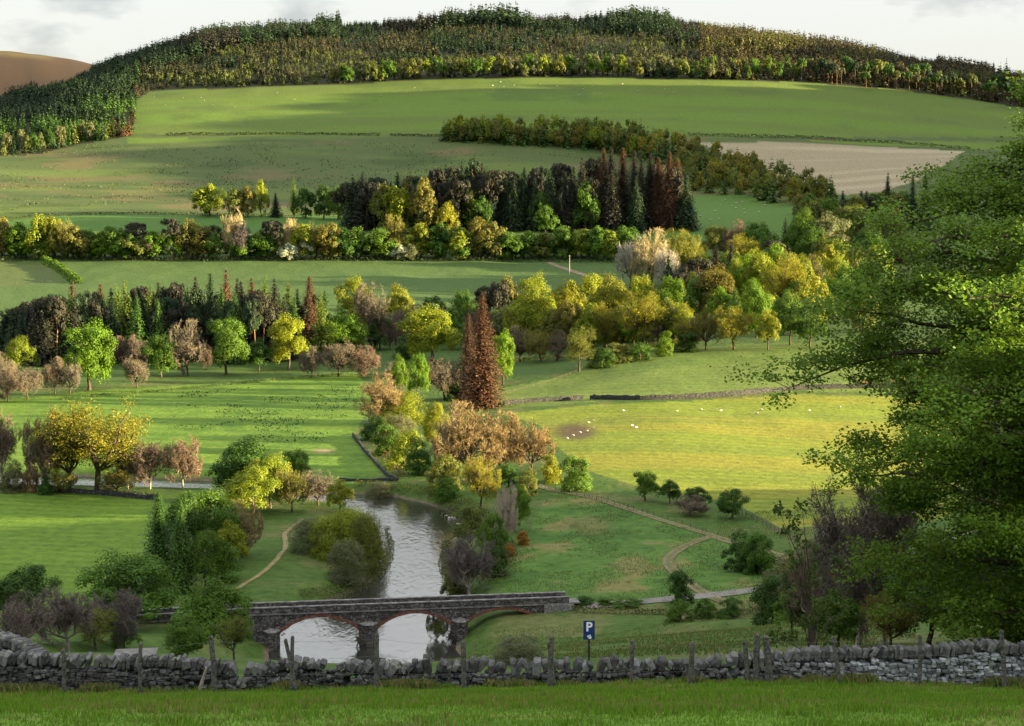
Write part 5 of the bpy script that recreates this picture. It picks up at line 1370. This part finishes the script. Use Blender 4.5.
pole(556, 222, 231, .22, M_POLEP, 'short pale pole between the belt and the dark wood')
pole(690, 292, 322, .16, M_POLEP, 'slim pale pole at the edge of the dark pines by the bronze tree')
ribbon('field_track', [(549, 262.5), (560, 267), (575, 272), (590, 277), (604, 281)], 5, (.09, .10, .05), (.18, .15, .11), .12)
# ------------------------------------------------------------------ boulders by the river
for i, (x, y, s) in enumerate(((452, 521, 1.6), (446, 517, .9), (459, 526, 1.0), (440, 513, .7), (462, 521, .7))):
    p = at(x, y); p.z = gz(p.x, p.y); st = Stones(60 + i); st.add((0, 0, s * .22), (s, s * .7, s * .6), (1, .3), .1, .32, .42)
    o = st.build('boulder', None); o.location = p; tag(o, ['largest pale boulder', 'second pale boulder', 'grey boulder nearest the bridge', 'small boulder farthest upstream', 'small boulder at the foot of the grass bank'][i] + ' at the bright river\'s east bank', 'boulder')
mb = MB(); p = at(290, 605)
# ------------------------------------------------------------------ sheep
M_WOOL = plain('wool', (.46, .43, .37), .95, .1, .12, 6); M_FACE = plain('sheep_face', (.10, .085, .075), .9, .1, .2, 6)
def sheep_mesh(graze, seed, lamb=1.0):
    rng = np.random.default_rng(seed); V = []; Fq = []; mi = []
    def blob(c, r, nseg=10, nring=7, mat_i=0, tilt=0, bump=.05):
        b0 = sum(len(v) for v in V); vs = []
        for i in range(nring + 1):
            ph = math.pi * i / nring
            for j in range(nseg):
                th = 2 * math.pi * j / nseg; k = 1 + rng.normal(0, bump)
                x, y, z = r[0] * math.cos(ph) * k, r[1] * math.sin(ph) * math.cos(th) * k, r[2] * math.sin(ph) * math.sin(th) * k
                vs.append((c[0] + x * math.cos(tilt) - z * math.sin(tilt), c[1] + y, c[2] + x * math.sin(tilt) + z * math.cos(tilt)))
        V.append(np.array(vs))
        for i in range(nring):
            for j in range(nseg):
                Fq.append((b0 + i * nseg + j, b0 + i * nseg + (j + 1) % nseg, b0 + (i + 1) * nseg + (j + 1) % nseg, b0 + (i + 1) * nseg + j)); mi.append(mat_i)
    blob((0, 0, .62), (.56, .28, .30)); blob((-.5, 0, .62), (.10, .06, .12), 6, 4)
    hz, hx, t = (.30, .78, -1.0) if graze else (.92, .74, -.35)
    blob((.56, 0, .66 if not graze else .5), (.24, .15, .16), 8, 5, 0, .6 if not graze else -.7); blob((hx, 0, hz), (.17, .085, .095), 8, 5, 1, t)
    for s in (-1, 1): blob((hx - .06, s * .12, hz + .06), (.03, .08, .025), 5, 3, 1)
    for lx in (-.36, .36):
        for s in (-1, 1): blob((lx, s * .14, .22), (.28, .05, .05), 6, 4, 1, math.pi / 2, .02)
    me = np_mesh('sheep', np.vstack(V) * lamb, np.array(Fq), [M_WOOL, M_FACE], None, mi, True); return me
SH = [sheep_mesh(True, 1), sheep_mesh(False, 2), sheep_mesh(True, 3), sheep_mesh(False, 4, .75)]
def sheep(x, y, label, group=None, s=1.0, dmin=26):
    p = at(x, y, dmin); o = obj('sheep', prng.choice(SH), None, p); o.rotation_euler = (0, 0, prng.choice([0, math.pi]) + prng.uniform(-.7, .7)); o.scale = (s, s, s); tag(o, label, 'sheep', group)
HAY = [(573, 437, 'inside the dark hollow, lowest'), (580, 434, 'inside the dark hollow, middle'), (587, 432, 'inside the dark hollow, upper east'), (593, 429, 'at the hollow\'s east rim'), (567, 440, 'at the hollow\'s west end'),
       (588, 424, 'above the hollow\'s rim'), (593, 421.5, 'highest above the hollow'), (632, 427, 'lying in the sun east of the hollow'), (636, 429, 'beside the lying one east of the hollow'), (623, 412, 'standing alone near the field wall'),
       (677, 412, 'in the shade edge below the wall'), (701, 411, 'west of the group below the wall'), (716, 410, 'in the group below the wall, west one'), (721, 412, 'in the group below the wall, east one'),
       (757, 414.5, 'below the pair near the great sycamore'), (761, 411, 'in the pair near the great sycamore'), (809, 412, 'farthest east, under the sycamore branches'), (840, 408, 'half hidden by sycamore leaves')]
for x, y, t in HAY: sheep(x, y, f'white sheep in the hay field, {t}', None, .82)
for x, y in scatter_px([(150, 96), (260, 92), (420, 88), (470, 82), (690, 84), (760, 86), (760, 100), (600, 96), (420, 98), (260, 108), (150, 112)], 34, 9): sheep(x, y, 'white sheep, a tiny dot high on the green upper field', 'sheep on the upper field', 1.5, 1650)
for x, y in scatter_px([(690, 206), (725, 199), (765, 203), (770, 216), (700, 222)], 14, 10): sheep(x, y, 'white sheep in the little field between spur plantation and golden poplars', 'sheep in the little field', 1.4, 1050)

# ------------------------------------------------------------------ great sycamore on the right
def sycamore():
    rng = np.random.default_rng(77); d0 = 57.5; p0 = at_d(1134, d0); root = empty('sycamore_tree', p0)
    tag(root, 'great leafy green sycamore filling the east edge above the stone wall', 'tree')
    prof_h = [.8, 1.8, 3.2, 5.5, 8, 9.1, 10.5, 11.8, 13.4, 15.2, 17.3, 20, 22]; prof_r = [7.4, 8.2, 8.8, 9.1, 9.1, 9.2, 10.4, 11.6, 10.6, 8.6, 6.5, 3.6, 1.4]
    tk = MB(); H = 21.8
    trunk = [np.array([.25 * math.sin(z * .3), .1 * z * .05, z]) for z in np.linspace(-.4, H, 14)]
    tk.tube(trunk, np.linspace(.5, .04, 14), 10)
    trunk_o = tk.build('trunk', M_BARK, root, smooth=True)
    lm = MB(); C, Nn, S, T = [], [], [], []
    def spray(c, rad, n, tone, flat=.62):
        o = rng.normal(0, 1, (n, 3)) * np.array([rad, rad, rad * flat]) * .6
        C.append(c + o); Nn.append(np.stack([rng.normal(0, .42, n), rng.normal(0, .5, n) - .25, np.full(n, .7)], 1)); S.append(rng.uniform(.034, .088, n)); T.append(np.full(n, tone) * rng.uniform(.8, 1.2, n))
    nl = 190
    for i in range(nl):
        h = .9 + (H - 1.3) * ((i + .5) / nl) ** .95; az = i * 2.399963 + rng.uniform(-.4, .4)
        rmax = np.interp(h, prof_h, prof_r) * rng.uniform(.72, 1.08)
        z0 = max(.5, h - .16 * rmax); base = np.array([np.interp(z0, [t[2] for t in trunk], [t[0] for t in trunk]), 0, z0])
        el = rng.normal(.05, .14); dirv = np.array([math.cos(az), math.sin(az), el]); sg_ = rng.uniform(.08, .24); pts = []
        for k in range(7):
            f = k / 6; sag = sg_ * rmax * (2.2 * f - 1.9 * f * f)
            pts.append(base + dirv * rmax * f + np.array([0, 0, sag]) + rng.normal(0, .05 * rmax * f, 3) * np.array([1, 1, .5]))
        lm.tube(pts, np.linspace(.03 + .016 * rmax, .012, 7), 5, False)
        tone = rng.uniform(.8, 1.15)
        nb = int(5 + rmax * 2.5)
        for b_ in range(nb):
            f = rng.uniform(.08, 1.0); j = min(5, int(f * 6)); p = pts[j] + (pts[j + 1] - pts[j]) * (f * 6 - j)
            a2 = az + rng.choice([-1, 1]) * rng.uniform(.3, 1.2); L = rmax * rng.uniform(.10, .26) * (1.25 - f * .6)
            q = p + np.array([0, 0, 0]) + np.array([math.cos(a2), math.sin(a2), rng.uniform(-.45, .5)]) * L
            mid = (p + q) / 2 + np.array([0, 0, .06 * L]); lm.tube([p, mid, q], [.018, .012, .006], 4, False)
            for c in (q, mid, q + rng.normal(0, .3, 3) * np.array([1, 1, .4])):
                spray(c, rng.uniform(.28, .60), rng.integers(38, 66), tone * rng.uniform(.82, 1.2))
    C = np.vstack(C); V, Fq = leaf_quads(C, np.vstack(Nn), np.concatenate(S), rng, .75)
    lm.build('branches', M_BARK, root)
    obj('crown', np_mesh('sycamore_crown', V, Fq, [M_LEAF], {'tone': np.repeat(tone_rows(np.concatenate(T), rng, .05), 4, 0)}), root, (0, 0, 0), (.088, .162, .013))
    return root
sycamore()
table('''
858 476 645 120 K pu | grey-purple leafless scrub tree beside the great sycamore
815 545 640 70 K tw | low leafless scrub in front of the grey-purple tree
885 560 644 90 K pu | tangled leafless scrub under the great sycamore
812 556 640 60 B dk | dim green understorey tree in the scrub left of the sycamore
838 590 648 60 B md | low green understorey tree behind the thin dark sapling
792 585 634 46 B md | green understorey bush at the scrub's west edge
930 540 648 100 B dk | dark understorey tree beneath the great sycamore, west one
985 530 650 100 B dk | dark understorey tree beneath the great sycamore, middle one of three
1045 540 655 100 B dk | dark understorey tree beneath the great sycamore, east one
''')
tree_px(890, 592, 652, 62, 'O', (.15, .15, .026), 'olive-yellow shrub just behind the wall under the sycamore', None, 'shrub')
tree_px(1010, 270, 640, 70, 'K', 'wh', 'bleached dead branches showing at the sycamore\'s east side', None, 'bare_tree')
def sapling():
    rng = np.random.default_rng(5); d0 = 50.0; p0 = at_d(818, d0); root = empty('sapling_tree', p0); tag(root, 'thin dark sapling with tufted leaf clumps standing behind the stone wall', 'tree')
    k = F / d0; st = MB(); C, Nn, S, T = [], [], [], []
    tips = [(782, 512), (786, 525), (803, 505), (800, 522), (797, 534), (808, 545), (790, 552), (802, 562), (815, 570), (822, 585), (806, 590), (792, 600), (825, 606), (838, 618), (783, 634), (800, 636), (830, 640), (812, 618), (842, 560), (778, 640), (846, 600)]
    for tx_, ty_ in tips:
        x = (tx_ - 818) / k; z = slope(ty_) * d0 - p0.z; y = rng.normal(0, .35)
        q0 = np.array([(tx_ - 818) / k * .25, 0, z * rng.uniform(.45, .7)]); q = np.array([x, y, z])
        st.tube([(0, 0, -.1), q0 * np.array([.5, .5, .6]), q0, (q0 + q) / 2 + [0, 0, -.04], q], [.03, .025, .02, .012, .006], 5, False)
        for _ in range(3):
            c = q + rng.normal(0, .11, 3); n = 16; C.append(c + rng.normal(0, .085, (n, 3))); Nn.append(rng.normal(0, .5, (n, 3)) + [0, -.3, .6]); S.append(rng.uniform(.04, .085, n)); T.append(np.full(n, rng.uniform(.75, 1.2)))
    V, Fq = leaf_quads(np.vstack(C), np.vstack(Nn), np.concatenate(S), rng, .8)
    st.build('stem', M_BARK, root); obj('leaves', np_mesh('sapling_leaves', V, Fq, [M_LEAF], {'tone': np.repeat(tone_rows(np.concatenate(T), rng, .05), 4, 0)}), root, (0, 0, 0), (.045, .075, .014))
sapling()
# ------------------------------------------------------------------ grass on the near slope
def blades(name, x, y, hgt, wid, tint, seed, bend=.35):
    rng = np.random.default_rng(seed); n = len(x); z = ground(x, y); a = rng.uniform(0, math.pi, n); l = rng.uniform(0, 6.283, n)
    dx, dy = np.cos(a) * wid / 2, np.sin(a) * wid / 2; bx, by = np.cos(l) * hgt * bend * rng.uniform(.3, 1.2, n), np.sin(l) * hgt * bend * rng.uniform(.3, 1.2, n)
    V = np.stack([np.stack([x - dx, y - dy, z - .02], 1), np.stack([x + dx, y + dy, z - .02], 1), np.stack([x + bx * .4 + dx * .6, y + by * .4 + dy * .6, z + hgt * .6], 1), np.stack([x + bx, y + by, z + hgt], 1)], 1).reshape(-1, 3)
    o = obj(name, np_mesh(name, V, np.arange(len(V)).reshape(-1, 4), [M_MASSLEAF], {'tone': np.ones((len(V), 3)), 'tint': np.repeat(tint, 4, 0)})); tag(o, kind='stuff')
rng = np.random.default_rng(3); n = 130000
y = np.sqrt(rng.uniform(24.5 ** 2, 46.3 ** 2, n)); x = y * rng.uniform(-.345, .345, n)
tf_ = fbm(x / 1.1, y / .8, 33, 3); big = fbm(x / 3.5, y / 2.5, 35, 3)
t = np.array([.100, .195, .017]) * rng.uniform(.7, 1.3, (n, 1)); dry = (rng.random(n) < sstep(.45, .7, big) * .34 + .04); t[dry] = np.array([.20, .185, .075]) * rng.uniform(.7, 1.2, (dry.sum(), 1))
blades('grass', x, y, (.05 + .13 * sstep(.4, .75, tf_)) * rng.uniform(.6, 1.3, n), rng.uniform(.014, .03, n), t, 4)
n = 26000; x = rng.uniform(-17, 19, n); y = 46.15 - np.abs(rng.normal(0, .35, n)) + .25 * (fbm(x / 1.0, x * 0, 37, 3) - .5)
k = sstep(.45, .62, fbm(x / 1.6, x * 0 + 3, 39, 3)); keepm = rng.random(n) < .25 + .75 * k; x, y, k = x[keepm], y[keepm], k[keepm]; n = len(x)
t = np.where((rng.random(n) < .45)[:, None], np.array([.21, .18, .095]), np.array([.075, .125, .025])) * rng.uniform(.7, 1.2, (n, 1))
blades('rough_grass', x, y, (.09 + .20 * k) * rng.uniform(.6, 1.2, n), rng.uniform(.010, .022, n), t, 6, .5)
# tufts over the rougher ground beyond the wall
n = 200000; d = rng.uniform(60, 420, n) ** 1.0; pxr = rng.uniform(300, 900, n); x = (pxr - CX) / F * d; z = ground(x, d); ppx, ppy = project(x, d, z)
km = ((in_poly([(498, 600), (512, 565), (545, 500), (600, 494), (690, 530), (760, 548), (800, 600), (690, 604)], ppx, ppy)) | ((d < 236) & (pxr > 440)) | ((d > 250) & (d < 330) & (pxr > 720))) & (z > ZW + .8)
km &= (fbm(x / 7, d / 7, 43, 3) > .42) & ((d > 236) | (np.random.default_rng(2).random(n) < .8))
x, y = x[km], d[km]; n = len(x); rng2 = np.random.default_rng(8)
t = np.where((rng2.random(n) < .5)[:, None], np.array([.125, .135, .05]), np.array([.06, .12, .025])) * rng2.uniform(.7, 1.2, (n, 1)); sz = np.interp(y, [60, 300, 420], [.14, .26, .30])
blades('rough_grass', x, y, sz * rng2.uniform(.6, 1.2, n), sz * .5, t, 9, .7)

# rushes in the river meadow and tussocks on the open hillside
rng = np.random.default_rng(14)
def tufts(pts_px, d0, d1, n, hgt, c, seed, thr):
    r = np.random.default_rng(seed); d = r.uniform(d0, d1, n); px = r.uniform(min(p[0] for p in pts_px), max(p[0] for p in pts_px), n); x = (px - CX) / F * d; z = ground(x, d); qx, qy = project(x, d, z)
    k = in_poly(pts_px, qx, qy) & (fbm(x / (hgt * 22), d / (hgt * 30), seed, 3) > thr); x, d = x[k], d[k]; m_ = len(x)
    blades('rough_grass', x, d, hgt * r.uniform(.5, 1.2, m_), hgt * r.uniform(.8, 1.6, m_), np.array(c) * r.uniform(.6, 1.3, (m_, 1)), seed, .5)
tufts([(180, 392), (350, 382), (365, 400), (345, 440), (250, 445), (170, 430)], 430, 640, 5000, .45, (.030, .062, .018), 21, .50)
tufts([(-20, 150), (130, 142), (440, 142), (440, 150), (590, 155), (560, 175), (420, 190), (200, 200), (-20, 212)], 1245, 1720, 12000, 1.0, (.058, .076, .028), 22, .52)
# ------------------------------------------------------------------ light
SUN_EL, SUN_AZ = R(7.5), R(98.0)           # azimuth clockwise from the view direction
sd_ = Vector((math.sin(SUN_AZ) * math.cos(SUN_EL), math.cos(SUN_AZ) * math.cos(SUN_EL), math.sin(SUN_EL)))
sl = bpy.data.lights.new('sun', 'SUN'); sl.energy = 5.0; sl.angle = R(.5); sl.color = (1.0, .77, .42)
so = bpy.data.objects.new('sun', sl); COL.objects.link(so); so.rotation_euler = (-sd_).to_track_quat('-Z', 'Y').to_euler()
w = bpy.data.worlds.new('World'); sc.world = w; w.use_nodes = True; nt = w.node_tree; nt.nodes.clear(); lk = nt.links
out = N(nt, 'ShaderNodeOutputWorld'); bg = N(nt, 'ShaderNodeBackground'); bg.inputs[1].default_value = SKY_STR
sky = N(nt, 'ShaderNodeTexSky', sky_type='NISHITA', sun_disc=False); sky.sun_elevation = SUN_EL; sky.sun_rotation = SUN_AZ; sky.air_density = 1.0; sky.dust_density = 1.5; sky.ozone_density = 1.0
tc = N(nt, 'ShaderNodeTexCoord'); mp = N(nt, 'ShaderNodeMapping'); mp.inputs['Scale'].default_value = (1, 1, 2.6); lk.new(tc.outputs['Generated'], mp.inputs[0])
n1 = N(nt, 'ShaderNodeTexNoise'); n1.inputs['Scale'].default_value = 9; n1.inputs['Detail'].default_value = 7; n1.inputs['Roughness'].default_value = .55; lk.new(mp.outputs[0], n1.inputs['Vector'])
cl = ramp(nt, [(.34, tuple(a * CLOUD for a in (.60, .61, .64))), (.46, tuple(a * CLOUD for a in (1.0, .985, .96)))]); lk.new(n1.outputs[0], cl.inputs[0])
sx = N(nt, 'ShaderNodeSeparateXYZ'); lk.new(tc.outputs['Generated'], sx.inputs[0])      # overcast sky: brighter towards the zenith
zr = N(nt, 'ShaderNodeMapRange'); zr.inputs['From Min'].default_value = .08; zr.inputs['From Max'].default_value = 1; zr.inputs['To Min'].default_value = 1; zr.inputs['To Max'].default_value = ZEN; lk.new(sx.outputs['Z'], zr.inputs['Value'])
cz = N(nt, 'ShaderNodeVectorMath', operation='SCALE'); lk.new(cl.outputs[0], cz.inputs[0]); lk.new(zr.outputs[0], cz.inputs['Scale'])
mx = N(nt, 'ShaderNodeMix', data_type='RGBA'); mx.inputs[0].default_value = .8; lk.new(sky.outputs[0], mx.inputs[6]); lk.new(cz.outputs[0], mx.inputs[7])
lk.new(mx.outputs[2], bg.inputs[0]); lk.new(bg.outputs[0], out.inputs[0])
vs = sc.view_settings; vs.view_transform = 'Standard'; vs.look = 'None'; vs.gamma = 1; vs.use_curve_mapping = False; vs.exposure = EXPO
sc.display_settings.display_device = 'sRGB'
cy = sc.cycles
cy.max_bounces = 5; cy.diffuse_bounces = 3; cy.glossy_bounces = 2; cy.transmission_bounces = 3; cy.transparent_max_bounces = 4; cy.volume_bounces = 0
cy.use_denoising = True; cy.caustics_reflective = False; cy.caustics_refractive = False; cy.sample_clamp_indirect = 4
